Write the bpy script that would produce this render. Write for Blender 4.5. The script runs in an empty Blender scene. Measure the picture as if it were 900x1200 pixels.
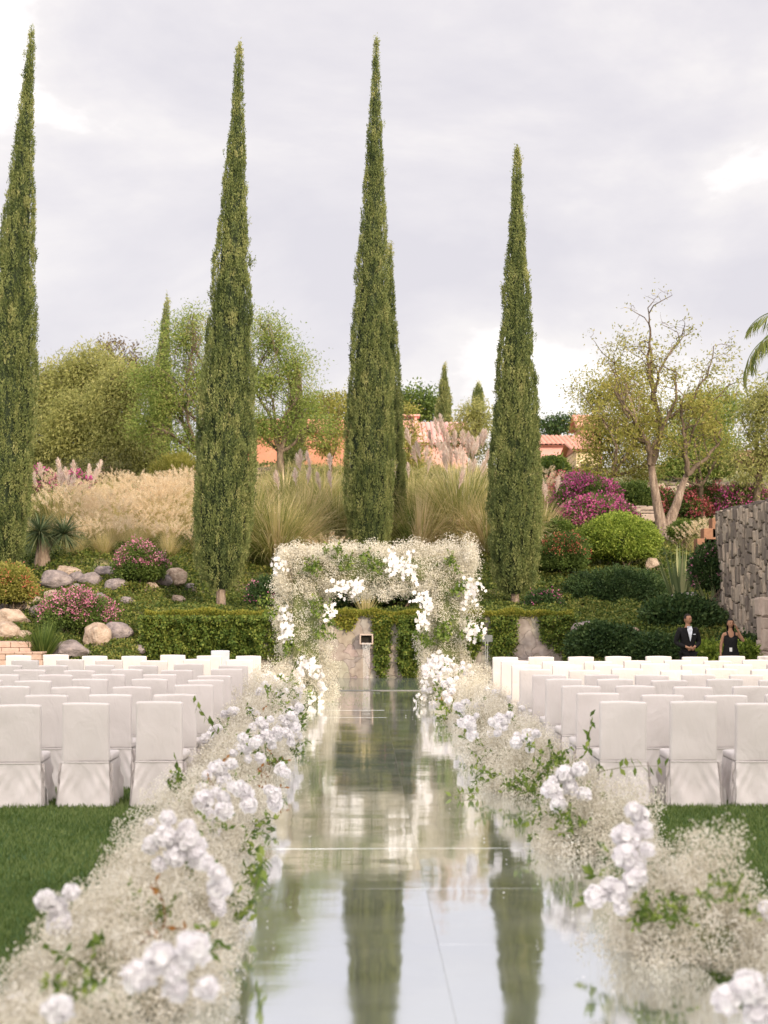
import bpy, bmesh, math, random
import numpy as np
from mathutils import Vector, Matrix
from mathutils import noise as mnoise
R = math.radians
SC = bpy.context.scene
COL = SC.collection
rng = np.random.default_rng(7)
random.seed(7)

# ------------------------------------------------------------------ camera
F_PX = 1714.0                      # focal length in pixels of the 900x1200 photograph
PITCH, YAW, CAM_H = R(3.44), R(0.97), 2.0
cam_d = bpy.data.cameras.new('camera')
cam_d.sensor_fit = 'VERTICAL'; cam_d.sensor_height = 56.0; cam_d.sensor_width = 42.0
cam_d.lens = 80.0; cam_d.clip_start = 0.1; cam_d.clip_end = 6000
cam_d.dof.use_dof = True; cam_d.dof.focus_distance = 27.0; cam_d.dof.aperture_fstop = 3.2
cam = bpy.data.objects.new('camera', cam_d); COL.objects.link(cam)
cam.location = (0, 0, CAM_H)
cam.rotation_euler = (R(90) + PITCH, 0, -YAW)
SC.camera = cam
_F = Vector((math.sin(YAW)*math.cos(PITCH), math.cos(YAW)*math.cos(PITCH), math.sin(PITCH)))
_R = Vector((math.cos(YAW), -math.sin(YAW), 0)); _U = _R.cross(_F)
def ray(px, py):
    return (_F + _R*((px-450)/F_PX) + _U*((600-py)/F_PX))
def at(px, py, Y):
    """world point seen at photo pixel px,py at depth Y"""
    d = ray(px, py); return Vector((0, 0, CAM_H)) + d*(Y/d.y)

# ------------------------------------------------------------------ world / sun
SUN_AZ, SUN_EL = R(30), R(20)      # sun behind the camera, to the right
world = bpy.data.worlds.new('World'); SC.world = world; world.use_nodes = True
nt = world.node_tree; nt.nodes.clear()
def N(t, typ, **kw):
    n = t.nodes.new(typ)
    for k, v in kw.items(): setattr(n, k, v)
    return n
out = N(nt, 'ShaderNodeOutputWorld'); bg = N(nt, 'ShaderNodeBackground')
sky = N(nt, 'ShaderNodeTexSky'); sky.sky_type = 'NISHITA'; sky.sun_disc = False
sky.sun_elevation = SUN_EL; sky.sun_rotation = R(180) - SUN_AZ; sky.air_density = 1.2; sky.dust_density = 2.0
tc = N(nt, 'ShaderNodeTexCoord'); sep = N(nt, 'ShaderNodeSeparateXYZ')
nt.links.new(tc.outputs['Generated'], sep.inputs[0])
mp = N(nt, 'ShaderNodeMapping'); mp.inputs['Scale'].default_value = (1.0, 1.0, 2.1); mp.inputs['Location'].default_value = (0.33, 0.1, 0.42)
nt.links.new(tc.outputs['Generated'], mp.inputs[0])
n1 = N(nt, 'ShaderNodeTexNoise'); n1.inputs['Scale'].default_value = 3.1; n1.inputs['Detail'].default_value = 9; n1.inputs['Roughness'].default_value = 0.56; n1.inputs['Distortion'].default_value = 0.25
nt.links.new(mp.outputs[0], n1.inputs['Vector'])
cr = N(nt, 'ShaderNodeValToRGB')
cr.color_ramp.elements[0].position = 0.38; cr.color_ramp.elements[0].color = (0.60, 0.575, 0.615, 1)
cr.color_ramp.elements[1].position = 0.60; cr.color_ramp.elements[1].color = (0.95, 0.905, 0.88, 1)
e = cr.color_ramp.elements.new(0.47); e.color = (0.66, 0.63, 0.655, 1)
e = cr.color_ramp.elements.new(0.54); e.color = (0.735, 0.70, 0.70, 1)
nt.links.new(n1.outputs['Fac'], cr.inputs[0])
sk = N(nt, 'ShaderNodeVectorMath', operation='SCALE'); sk.inputs['Scale'].default_value = 0.10
nt.links.new(sky.outputs[0], sk.inputs[0])
mx = N(nt, 'ShaderNodeMix', data_type='RGBA'); mx.inputs[0].default_value = 0.93
nt.links.new(sk.outputs[0], mx.inputs[6]); nt.links.new(cr.outputs[0], mx.inputs[7])
# warm glow added to the unseen sky behind, filling the shaded foreground
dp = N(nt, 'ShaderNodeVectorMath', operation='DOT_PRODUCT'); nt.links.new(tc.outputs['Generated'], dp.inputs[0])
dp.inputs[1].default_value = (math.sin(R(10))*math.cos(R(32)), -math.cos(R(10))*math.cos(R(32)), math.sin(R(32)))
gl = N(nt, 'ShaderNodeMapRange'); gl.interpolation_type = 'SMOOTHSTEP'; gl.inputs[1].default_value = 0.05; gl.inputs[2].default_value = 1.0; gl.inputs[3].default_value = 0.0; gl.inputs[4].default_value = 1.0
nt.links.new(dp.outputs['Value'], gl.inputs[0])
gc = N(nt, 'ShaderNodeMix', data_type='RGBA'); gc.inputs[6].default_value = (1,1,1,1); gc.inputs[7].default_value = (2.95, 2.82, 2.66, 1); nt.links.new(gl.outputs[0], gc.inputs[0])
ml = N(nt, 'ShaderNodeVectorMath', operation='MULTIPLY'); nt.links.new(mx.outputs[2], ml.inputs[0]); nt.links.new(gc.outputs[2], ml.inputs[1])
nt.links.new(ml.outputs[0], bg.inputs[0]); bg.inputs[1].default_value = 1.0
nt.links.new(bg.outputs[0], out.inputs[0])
sun_d = bpy.data.lights.new('sun', 'SUN'); sun_d.energy = 2.5; sun_d.angle = R(0.7); sun_d.color = (1.0, 0.83, 0.60)
sun = bpy.data.objects.new('sun', sun_d); COL.objects.link(sun)
sdir = Vector((math.sin(SUN_AZ)*math.cos(SUN_EL), -math.cos(SUN_AZ)*math.cos(SUN_EL), math.sin(SUN_EL)))  # towards the sun
sun.rotation_euler = sdir.to_track_quat('Z', 'Y').to_euler()
sun.location = (20, -40, 30)
SC.view_settings.view_transform = 'Standard'; SC.view_settings.look = 'None'
SC.view_settings.exposure = 0.43; SC.view_settings.gamma = 1.0
SC.render.engine = 'CYCLES'
SC.cycles.max_bounces = 8; SC.cycles.transparent_max_bounces = 12; SC.cycles.sample_clamp_indirect = 6

# ------------------------------------------------------------------ materials
def new_mat(name):
    m = bpy.data.materials.new(name); m.use_nodes = True
    t = m.node_tree; t.nodes.clear()
    o = N(t, 'ShaderNodeOutputMaterial'); return m, t, o
def L(t, a, b): t.links.new(a, b)
def ramp(t, cols, pos=None):
    r = N(t, 'ShaderNodeValToRGB'); el = r.color_ramp.elements
    n = len(cols); pos = pos or [i/(n-1) for i in range(n)]
    el[0].position = pos[0]; el[0].color = (*cols[0], 1)
    el[1].position = pos[-1]; el[1].color = (*cols[-1], 1)
    for c, p in zip(cols[1:-1], pos[1:-1]):
        x = el.new(p); x.color = (*c, 1)
    return r
def leaf_mat(name, cols, transl=0.3, nscale=1.3, namt=0.5, rough=0.6, spec=0.25, gain=1.0):
    cols = [tuple(min(.95, c*gain) for c in q) for q in cols]
    m, t, o = new_mat(name)
    a = N(t, 'ShaderNodeAttribute', attribute_name='rnd')
    g = N(t, 'ShaderNodeTexCoord'); nz = N(t, 'ShaderNodeTexNoise'); nz.inputs['Scale'].default_value = nscale; nz.inputs['Detail'].default_value = 3
    L(t, g.outputs['Object'], nz.inputs['Vector'])
    oi = N(t, 'ShaderNodeObjectInfo')
    m1 = N(t, 'ShaderNodeMath', operation='MULTIPLY_ADD'); m1.inputs[1].default_value = namt*2; m1.inputs[2].default_value = -namt
    L(t, nz.outputs['Fac'], m1.inputs[0])
    m2 = N(t, 'ShaderNodeMath', operation='ADD'); L(t, a.outputs['Fac'], m2.inputs[0]); L(t, m1.outputs[0], m2.inputs[1])
    r = ramp(t, cols); L(t, m2.outputs[0], r.inputs[0])
    p = N(t, 'ShaderNodeBsdfPrincipled'); p.inputs['Roughness'].default_value = rough; p.inputs['Specular IOR Level'].default_value = spec
    L(t, r.outputs[0], p.inputs['Base Color'])
    tr = N(t, 'ShaderNodeBsdfTranslucent'); L(t, r.outputs[0], tr.inputs[0])
    mix = N(t, 'ShaderNodeMixShader'); mix.inputs[0].default_value = transl
    L(t, p.outputs[0], mix.inputs[1]); L(t, tr.outputs[0], mix.inputs[2]); L(t, mix.outputs[0], o.inputs[0])
    return m
def noisy_mat(name, cols, scale=5, detail=6, rough=0.8, bump=0.2, bscale=None, spec=0.3, metallic=0, stretch=(1,1,1), coord='Object', pos=None, bdist=0.02):
    m, t, o = new_mat(name)
    g = N(t, 'ShaderNodeTexCoord'); mpp = N(t, 'ShaderNodeMapping'); mpp.inputs['Scale'].default_value = stretch
    L(t, g.outputs[coord], mpp.inputs[0])
    nz = N(t, 'ShaderNodeTexNoise'); nz.inputs['Scale'].default_value = scale; nz.inputs['Detail'].default_value = detail; nz.inputs['Roughness'].default_value = 0.6
    L(t, mpp.outputs[0], nz.inputs['Vector'])
    r = ramp(t, cols, pos or [0.3 + 0.4*i/(len(cols)-1) for i in range(len(cols))]); L(t, nz.outputs['Fac'], r.inputs[0])
    p = N(t, 'ShaderNodeBsdfPrincipled'); p.inputs['Roughness'].default_value = rough; p.inputs['Specular IOR Level'].default_value = spec; p.inputs['Metallic'].default_value = metallic
    L(t, r.outputs[0], p.inputs['Base Color'])
    if bump:
        nb = N(t, 'ShaderNodeTexNoise'); nb.inputs['Scale'].default_value = bscale or scale*3; nb.inputs['Detail'].default_value = 5
        L(t, mpp.outputs[0], nb.inputs['Vector'])
        b = N(t, 'ShaderNodeBump'); b.inputs['Strength'].default_value = bump; b.inputs['Distance'].default_value = bdist
        L(t, nb.outputs['Fac'], b.inputs['Height']); L(t, b.outputs[0], p.inputs['Normal'])
    L(t, p.outputs[0], o.inputs[0]); return m

M = {}
M['cypress'] = leaf_mat('cypress_foliage', [(0.075,0.105,0.04),(0.165,0.205,0.07),(0.30,0.33,0.12),(0.47,0.45,0.20)], 0.35, 0.9, 0.3)
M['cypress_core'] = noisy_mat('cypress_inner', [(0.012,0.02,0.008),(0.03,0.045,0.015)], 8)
M['bark'] = noisy_mat('bark', [(0.07,0.05,0.035),(0.15,0.11,0.08),(0.25,0.19,0.14)], 6, stretch=(1,1,.25), bump=1.0, rough=0.9, bdist=0.06)
M['bark_pale'] = noisy_mat('pale_bark', [(0.13,0.09,0.07),(0.27,0.20,0.155),(0.42,0.33,0.26)], 9, stretch=(1,1,.22), bump=1.0, rough=0.9, bdist=0.07)
M['pepper'] = leaf_mat('pepper_tree_foliage', [(0.19,0.21,0.07),(0.33,0.345,0.115),(0.44,0.43,0.16),(0.53,0.50,0.22)], 0.5, 0.35, 0.25)
M['pepper_dark'] = leaf_mat('dusky_foliage', [(0.05,0.06,0.025),(0.11,0.12,0.045),(0.14,0.14,0.05),(0.2,0.18,0.08)], 0.35, 0.5, 0.4)
M['jaca'] = leaf_mat('feathery_foliage', [(0.10,0.16,0.035),(0.22,0.30,0.07),(0.34,0.40,0.11),(0.48,0.43,0.16)], 0.45, 0.5, 0.35)
M['yellowgreen'] = leaf_mat('yellow_green_foliage', [(0.14,0.16,0.03),(0.28,0.28,0.06),(0.40,0.38,0.10),(0.50,0.40,0.14)], 0.45, 0.6, 0.4)
M['brown_leaf'] = leaf_mat('brown_foliage', [(0.08,0.06,0.03),(0.16,0.11,0.05),(0.2,0.16,0.08)], 0.3)
M['bush'] = leaf_mat('bush_foliage', [(0.05,0.09,0.02),(0.12,0.18,0.04),(0.22,0.27,0.07)], 0.3, 1.6, 0.4)
M['lime'] = leaf_mat('bright_bush_foliage', [(0.09,0.15,0.025),(0.20,0.28,0.04),(0.33,0.41,0.07),(0.43,0.47,0.11)], 0.35, 1.5, 0.35)
M['dark'] = leaf_mat('dark_foliage', [(0.022,0.05,0.018),(0.052,0.095,0.028),(0.11,0.155,0.05)], 0.25, 1.6, 0.35)
M['hedge'] = leaf_mat('hedge_foliage', [(0.055,0.10,0.02),(0.13,0.19,0.035),(0.26,0.29,0.06)], 0.3, 1.2, 0.4)
M['vine_yellow'] = leaf_mat('golden_creeper', [(0.13,0.17,0.025),(0.26,0.27,0.045),(0.42,0.38,0.08)], 0.35)
M['cover'] = leaf_mat('ground_cover_leaves', [(0.035,0.065,0.016),(0.085,0.13,0.028),(0.17,0.21,0.045),(0.29,0.28,0.075)], 0.3, 0.35, 0.6)
M['greyplant'] = leaf_mat('grey_green_leaves', [(0.10,0.13,0.07),(0.18,0.21,0.13)], 0.3)
M['magenta'] = leaf_mat('magenta_bracts', [(0.40,0.05,0.22),(0.66,0.13,0.38),(0.80,0.28,0.48)], 0.4, 1.5, 0.3)
M['pinkred'] = leaf_mat('pink_red_bracts', [(0.55,0.09,0.13),(0.75,0.20,0.25),(0.82,0.36,0.34)], 0.4, 1.5, 0.3)
M['pink'] = leaf_mat('pink_flowers', [(0.60,0.16,0.32),(0.75,0.30,0.45),(0.85,0.45,0.55)], 0.4, 1.5, 0.3)
M['redfl'] = leaf_mat('red_orange_flowers', [(0.55,0.10,0.08),(0.68,0.20,0.12),(0.78,0.36,0.22)], 0.4, 1.5, 0.3)
M['straw'] = leaf_mat('dry_grass_blades', [(0.34,0.32,0.12),(0.56,0.48,0.22),(0.74,0.62,0.36)], 0.45, 0.5, 0.3)
M['plume'] = leaf_mat('grass_plumes', [(0.66,0.50,0.32),(0.80,0.66,0.46),(0.88,0.78,0.62)], 0.5, 0.5, 0.3)
M['pampas'] = leaf_mat('pampas_blades', [(0.14,0.19,0.05),(0.36,0.36,0.12),(0.62,0.53,0.27),(0.84,0.70,0.46)], 0.4, 0.8, 0.25)
M['pampas_plume'] = leaf_mat('pampas_plumes', [(0.66,0.52,0.46),(0.80,0.68,0.62),(0.90,0.82,0.76)], 0.5)
M['yucca'] = leaf_mat('yucca_blades', [(0.07,0.12,0.06),(0.14,0.19,0.10),(0.24,0.26,0.13)], 0.25, 1.2, 0.3)
M['agave'] = leaf_mat('sword_leaves', [(0.10,0.14,0.06),(0.19,0.23,0.10),(0.34,0.34,0.17)], 0.2, 1.2, 0.3)
M['palm'] = leaf_mat('palm_leaflets', [(0.13,0.18,0.05),(0.24,0.28,0.08),(0.38,0.38,0.14)], 0.4)
M['lawn'] = leaf_mat('lawn_blades', [(0.065,0.11,0.025),(0.13,0.195,0.05),(0.25,0.31,0.11)], 0.35, 0.7, 0.5)
M['gyp'] = leaf_mat('gypsophila_blossom', [(0.60,0.55,0.44),(0.83,0.79,0.69),(0.94,0.92,0.87)], 0.35, 3, 0.25, 0.7)
M['gypstem'] = leaf_mat('gypsophila_stems', [(0.26,0.24,0.14),(0.42,0.37,0.25),(0.56,0.49,0.37)], 0.3)
M['petal'] = leaf_mat('white_petals', [(0.86,0.84,0.86),(0.92,0.90,0.91),(0.95,0.94,0.93)], 0.35, 2, 0.2, 0.6)
M['sprig'] = leaf_mat('fresh_green_leaves', [(0.08,0.14,0.03),(0.17,0.25,0.05),(0.31,0.38,0.09)], 0.4, 3, 0.3)
M['rustleaf'] = leaf_mat('rusty_leaves', [(0.25,0.10,0.03),(0.4,0.2,0.06)], 0.4)
M['core'] = noisy_mat('mound_core', [(0.09,0.12,0.04),(0.22,0.24,0.11)], 14, bump=0.5)
M['hair'] = noisy_mat('dark_hair', [(0.01,0.008,0.007),(0.03,0.022,0.018)], 30)
M['skin'] = noisy_mat('skin', [(0.36,0.19,0.12),(0.42,0.23,0.15)], 8, bump=0)
M['black'] = noisy_mat('black_cloth', [(0.006,0.006,0.007),(0.013,0.012,0.013)], 20, rough=0.9, bump=0.2)
M['shirt'] = noisy_mat('white_cloth', [(0.62,0.66,0.74),(0.7,0.72,0.78)], 10, bump=0)
M['shoe'] = noisy_mat('dark_leather', [(0.02,0.015,0.012),(0.03,0.02,0.018)], 10, bump=0, rough=0.4)
M['rock_warm'] = noisy_mat('warm_rock', [(0.27,0.19,0.14),(0.42,0.32,0.25),(0.55,0.45,0.36)], 2.2, 8, bump=0.7, bscale=7, bdist=0.06)
M['rock_grey'] = noisy_mat('grey_rock', [(0.15,0.13,0.13),(0.25,0.21,0.21),(0.38,0.32,0.30)], 2.0, 8, bump=0.7, bscale=7, bdist=0.06)
M['stone_wall'] = noisy_mat('rough_wall_stone', [(0.14,0.12,0.11),(0.30,0.26,0.225),(0.52,0.45,0.38)], 2.2, 8, bump=0.8, bscale=9, coord='Object', bdist=0.04)
def stones_mat():
    m, t, o = new_mat('rough_wall_stone')
    a = N(t, 'ShaderNodeAttribute', attribute_name='rnd'); g = N(t, 'ShaderNodeTexCoord')
    nz = N(t, 'ShaderNodeTexNoise'); nz.inputs['Scale'].default_value = 5; nz.inputs['Detail'].default_value = 8; L(t, g.outputs['Object'], nz.inputs['Vector'])
    ad = N(t, 'ShaderNodeMath', operation='MULTIPLY_ADD'); L(t, nz.outputs['Fac'], ad.inputs[0]); ad.inputs[1].default_value = 0.9; L(t, a.outputs['Fac'], ad.inputs[2])
    r = ramp(t, [(0.15,0.122,0.105),(0.25,0.205,0.165),(0.34,0.285,0.235),(0.50,0.40,0.31)], [0.3,0.7,1.0,1.4/1.4]); 
    sc = N(t, 'ShaderNodeMath', operation='MULTIPLY'); sc.inputs[1].default_value = 0.72; L(t, ad.outputs[0], sc.inputs[0]); L(t, sc.outputs[0], r.inputs[0])
    r.color_ramp.elements[2].position = 0.8
    p = N(t, 'ShaderNodeBsdfPrincipled'); p.inputs['Roughness'].default_value = 0.9; L(t, r.outputs[0], p.inputs['Base Color'])
    n2 = N(t, 'ShaderNodeTexNoise'); n2.inputs['Scale'].default_value = 14; n2.inputs['Detail'].default_value = 6; L(t, g.outputs['Object'], n2.inputs['Vector'])
    b = N(t, 'ShaderNodeBump'); b.inputs['Strength'].default_value = 0.7; b.inputs['Distance'].default_value = 0.02; L(t, n2.outputs['Fac'], b.inputs['Height']); L(t, b.outputs[0], p.inputs['Normal'])
    L(t, p.outputs[0], o.inputs[0]); return m
M['stone_wall'] = stones_mat()
M['mortar'] = noisy_mat('wall_mortar', [(0.05,0.042,0.04),(0.09,0.075,0.07)], 9, bump=0.5)
M['pale_wall'] = noisy_mat('pale_rough_wall', [(0.42,0.33,0.28),(0.52,0.42,0.36)], 6, bump=0.5)
M['brick'] = noisy_mat('pink_brick', [(0.42,0.29,0.23),(0.56,0.40,0.33)], 7, bump=0.4)
M['orange_wall'] = noisy_mat('terracotta_paint', [(0.52,0.22,0.14),(0.62,0.29,0.20)], 1.2, bump=0.1)
M['salmon_roof'] = noisy_mat('salmon_roof', [(0.52,0.25,0.18),(0.64,0.34,0.26)], 2.5, bump=0.3)
M['pink_wall'] = noisy_mat('pink_render', [(0.66,0.36,0.32),(0.74,0.43,0.39)], 1.0, bump=0.1)
M['cream_wall'] = noisy_mat('cream_render', [(0.70,0.55,0.36),(0.76,0.62,0.42)], 1.0, bump=0.1)
M['white_wall'] = noisy_mat('white_render', [(0.70,0.68,0.66),(0.78,0.76,0.74)], 1.0, bump=0.1)
M['window'] = noisy_mat('dark_window', [(0.02,0.02,0.025),(0.05,0.05,0.06)], 1.0, bump=0, rough=0.15, spec=0.6)
M['frame'] = noisy_mat('window_frame', [(0.25,0.18,0.12),(0.3,0.22,0.15)], 5, bump=0)
M['concrete'] = noisy_mat('weathered_slab', [(0.20,0.20,0.18),(0.30,0.29,0.26)], 3, bump=0.3)
M['dark_hole'] = noisy_mat('spout_inside', [(0.01,0.01,0.008),(0.03,0.025,0.02)], 9)
M['post'] = noisy_mat('painted_metal', [(0.12,0.13,0.13),(0.2,0.21,0.21)], 9, rough=0.5, bump=0)
M['badge'] = noisy_mat('badge_card', [(0.75,0.75,0.75),(0.8,0.8,0.8)], 9, bump=0)

def fabric():
    m, t, o = new_mat('white_slipcover_cloth')
    g = N(t, 'ShaderNodeTexCoord'); oi = N(t, 'ShaderNodeObjectInfo')
    ad = N(t, 'ShaderNodeVectorMath', operation='ADD'); L(t, g.outputs['Object'], ad.inputs[0]); L(t, oi.outputs['Location'], ad.inputs[1])
    nz = N(t, 'ShaderNodeTexNoise'); nz.inputs['Scale'].default_value = 2.3; nz.inputs['Detail'].default_value = 5; L(t, ad.outputs[0], nz.inputs['Vector'])
    r = ramp(t, [(0.62,0.575,0.56),(0.69,0.645,0.63)], [0.3,0.7]); L(t, nz.outputs['Fac'], r.inputs[0])
    p = N(t, 'ShaderNodeBsdfPrincipled'); p.inputs['Roughness'].default_value = 0.9; p.inputs['Specular IOR Level'].default_value = 0.1
    p.inputs['Sheen Weight'].default_value = 0.15
    L(t, r.outputs[0], p.inputs['Base Color'])
    w = N(t, 'ShaderNodeTexNoise'); w.inputs['Scale'].default_value = 6.0; w.inputs['Detail'].default_value = 4; w.inputs['Distortion'].default_value = 0.8
    mm = N(t, 'ShaderNodeMapping'); mm.inputs['Scale'].default_value = (1.0, 1, 0.55); L(t, ad.outputs[0], mm.inputs[0]); L(t, mm.outputs[0], w.inputs['Vector'])
    b = N(t, 'ShaderNodeBump'); b.inputs['Strength'].default_value = 0.5; b.inputs['Distance'].default_value = 0.03; L(t, w.outputs['Fac'], b.inputs['Height'])
    fi = N(t, 'ShaderNodeTexNoise'); fi.inputs['Scale'].default_value = 160; L(t, g.outputs['Object'], fi.inputs['Vector'])
    b2 = N(t, 'ShaderNodeBump'); b2.inputs['Strength'].default_value = 0.25; b2.inputs['Distance'].default_value = 0.003
    L(t, fi.outputs['Fac'], b2.inputs['Height']); L(t, b.outputs[0], b2.inputs['Normal']); L(t, b2.outputs[0], p.inputs['Normal'])
    L(t, p.outputs[0], o.inputs[0]); return m
M['fabric'] = fabric()
M['fabric_blue'] = noisy_mat('bluish_cloth', [(0.52,0.54,0.62),(0.58,0.60,0.67)], 4, bump=0.2)

def mirror_mat():
    m, t, o = new_mat('mirror_acrylic')
    g = N(t, 'ShaderNodeTexCoord')
    p = N(t, 'ShaderNodeBsdfPrincipled'); p.inputs['Metallic'].default_value = 1.0; p.inputs['Base Color'].default_value = (0.87, 0.91, 0.92, 1)
    nz = N(t, 'ShaderNodeTexNoise'); nz.inputs['Scale'].default_value = 0.9; nz.inputs['Detail'].default_value = 3; L(t, g.outputs['Object'], nz.inputs['Vector'])
    mr = N(t, 'ShaderNodeMapRange'); mr.inputs[1].default_value = 0.3; mr.inputs[2].default_value = 0.7; mr.inputs[3].default_value = 0.015; mr.inputs[4].default_value = 0.075
    L(t, nz.outputs['Fac'], mr.inputs[0]); L(t, mr.outputs[0], p.inputs['Roughness'])
    # gentle buckling + fine scratches across the aisle
    n2 = N(t, 'ShaderNodeTexNoise'); n2.inputs['Scale'].default_value = 1.1; n2.inputs['Detail'].default_value = 2; L(t, g.outputs['Object'], n2.inputs['Vector'])
    b = N(t, 'ShaderNodeBump'); b.inputs['Strength'].default_value = 0.10; b.inputs['Distance'].default_value = 0.05; L(t, n2.outputs['Fac'], b.inputs['Height'])
    mp2 = N(t, 'ShaderNodeMapping'); mp2.inputs['Scale'].default_value = (1.2, 26, 1); mp2.inputs['Rotation'].default_value = (0,0,0.05); L(t, g.outputs['Object'], mp2.inputs[0])
    n3 = N(t, 'ShaderNodeTexNoise'); n3.inputs['Scale'].default_value = 1.2; n3.inputs['Detail'].default_value = 3; L(t, mp2.outputs[0], n3.inputs['Vector'])
    b2 = N(t, 'ShaderNodeBump'); b2.inputs['Strength'].default_value = 0.035; b2.inputs['Distance'].default_value = 0.01
    L(t, n3.outputs['Fac'], b2.inputs['Height']); L(t, b.outputs[0], b2.inputs['Normal']); L(t, b2.outputs[0], p.inputs['Normal'])
    d = N(t, 'ShaderNodeBsdfDiffuse'); d.inputs[0].default_value = (0.60, 0.60, 0.56, 1)
    n4 = N(t, 'ShaderNodeTexNoise'); n4.inputs['Scale'].default_value = 1.7; n4.inputs['Detail'].default_value = 6; L(t, g.outputs['Object'], n4.inputs['Vector'])
    mr2 = N(t, 'ShaderNodeMapRange'); mr2.inputs[1].default_value = 0.3; mr2.inputs[2].default_value = 0.75; mr2.inputs[3].default_value = 0.05; mr2.inputs[4].default_value = 0.15
    L(t, n4.outputs['Fac'], mr2.inputs[0])
    mix = N(t, 'ShaderNodeMixShader'); L(t, mr2.outputs[0], mix.inputs[0]); L(t, p.outputs[0], mix.inputs[1]); L(t, d.outputs[0], mix.inputs[2])
    L(t, mix.outputs[0], o.inputs[0]); return m
M['mirror'] = mirror_mat()
def water_mat():
    m, t, o = new_mat('basin_water')
    g = N(t, 'ShaderNodeTexCoord'); mp2 = N(t, 'ShaderNodeMapping'); mp2.inputs['Scale'].default_value = (1, 1, 1); L(t, g.outputs['Object'], mp2.inputs[0])
    n = N(t, 'ShaderNodeTexNoise'); n.inputs['Scale'].default_value = 5; L(t, mp2.outputs[0], n.inputs['Vector'])
    b = N(t, 'ShaderNodeBump'); b.inputs['Strength'].default_value = 0.15; b.inputs['Distance'].default_value = 0.02; L(t, n.outputs['Fac'], b.inputs['Height'])
    p = N(t, 'ShaderNodeBsdfPrincipled'); p.inputs['Base Color'].default_value = (0.13,0.16,0.15,1); p.inputs['Roughness'].default_value = 0.06; p.inputs['Specular IOR Level'].default_value = 0.9
    L(t, b.outputs[0], p.inputs['Normal']); L(t, p.outputs[0], o.inputs[0]); return m
M['water'] = water_mat()
def fall_mat():
    m, t, o = new_mat('falling_water')
    p = N(t, 'ShaderNodeBsdfPrincipled'); p.inputs['Base Color'].default_value = (0.85,0.88,0.9,1); p.inputs['Roughness'].default_value = 0.12
    tr = N(t, 'ShaderNodeBsdfTransparent'); mix = N(t, 'ShaderNodeMixShader'); mix.inputs[0].default_value = 0.24
    L(t, tr.outputs[0], mix.inputs[1]); L(t, p.outputs[0], mix.inputs[2]); L(t, mix.outputs[0], o.inputs[0]); return m
M['fall'] = fall_mat()
def cracked_mat():
    m, t, o = new_mat('cracked_flagstone')
    g = N(t, 'ShaderNodeTexCoord'); nz = N(t, 'ShaderNodeTexNoise'); nz.inputs['Scale'].default_value = 2.5; L(t, g.outputs['Object'], nz.inputs['Vector'])
    mv = N(t, 'ShaderNodeMix', data_type='VECTOR'); mv.inputs[0].default_value = 0.34; L(t, g.outputs['Object'], mv.inputs[4]); L(t, nz.outputs['Color'], mv.inputs[5])
    v = N(t, 'ShaderNodeTexVoronoi', feature='DISTANCE_TO_EDGE'); v.inputs['Scale'].default_value = 3.6; L(t, mv.outputs[1], v.inputs['Vector'])
    vc = N(t, 'ShaderNodeTexVoronoi'); vc.inputs['Scale'].default_value = 3.6; L(t, mv.outputs[1], vc.inputs['Vector'])
    r = ramp(t, [(0.22,0.19,0.165),(0.42,0.375,0.335)], [0.0, 0.009]); L(t, v.outputs['Distance'], r.inputs[0])
    n2 = N(t, 'ShaderNodeTexNoise'); n2.inputs['Scale'].default_value = 6; n2.inputs['Detail'].default_value = 8; L(t, g.outputs['Object'], n2.inputs['Vector'])
    r2 = ramp(t, [(0.66,0.62,0.60),(1,1,1)], [0.3,0.7]); L(t, n2.outputs['Fac'], r2.inputs[0])
    mu = N(t, 'ShaderNodeMix', data_type='RGBA', blend_type='MULTIPLY'); mu.inputs[0].default_value = 1; L(t, r.outputs[0], mu.inputs[6]); L(t, r2.outputs[0], mu.inputs[7])
    mu2 = N(t, 'ShaderNodeMix', data_type='RGBA', blend_type='MULTIPLY'); mu2.inputs[0].default_value = 0.14; L(t, mu.outputs[2], mu2.inputs[6]); L(t, vc.outputs['Color'], mu2.inputs[7])
    p = N(t, 'ShaderNodeBsdfPrincipled'); p.inputs['Roughness'].default_value = 0.9; L(t, mu2.outputs[2], p.inputs['Base Color'])
    r3 = ramp(t, [(0,0,0),(.5,.5,.5)], [0.0, 0.03]); L(t, v.outputs['Distance'], r3.inputs[0])
    ad = N(t, 'ShaderNodeMath', operation='ADD'); L(t, r3.outputs[0], ad.inputs[0]); L(t, n2.outputs['Fac'], ad.inputs[1])
    b = N(t, 'ShaderNodeBump'); b.inputs['Strength'].default_value = 0.8; b.inputs['Distance'].default_value = 0.03; L(t, ad.outputs[0], b.inputs['Height']); L(t, b.outputs[0], p.inputs['Normal'])
    L(t, p.outputs[0], o.inputs[0]); return m
M['cracked'] = cracked_mat()

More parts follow.
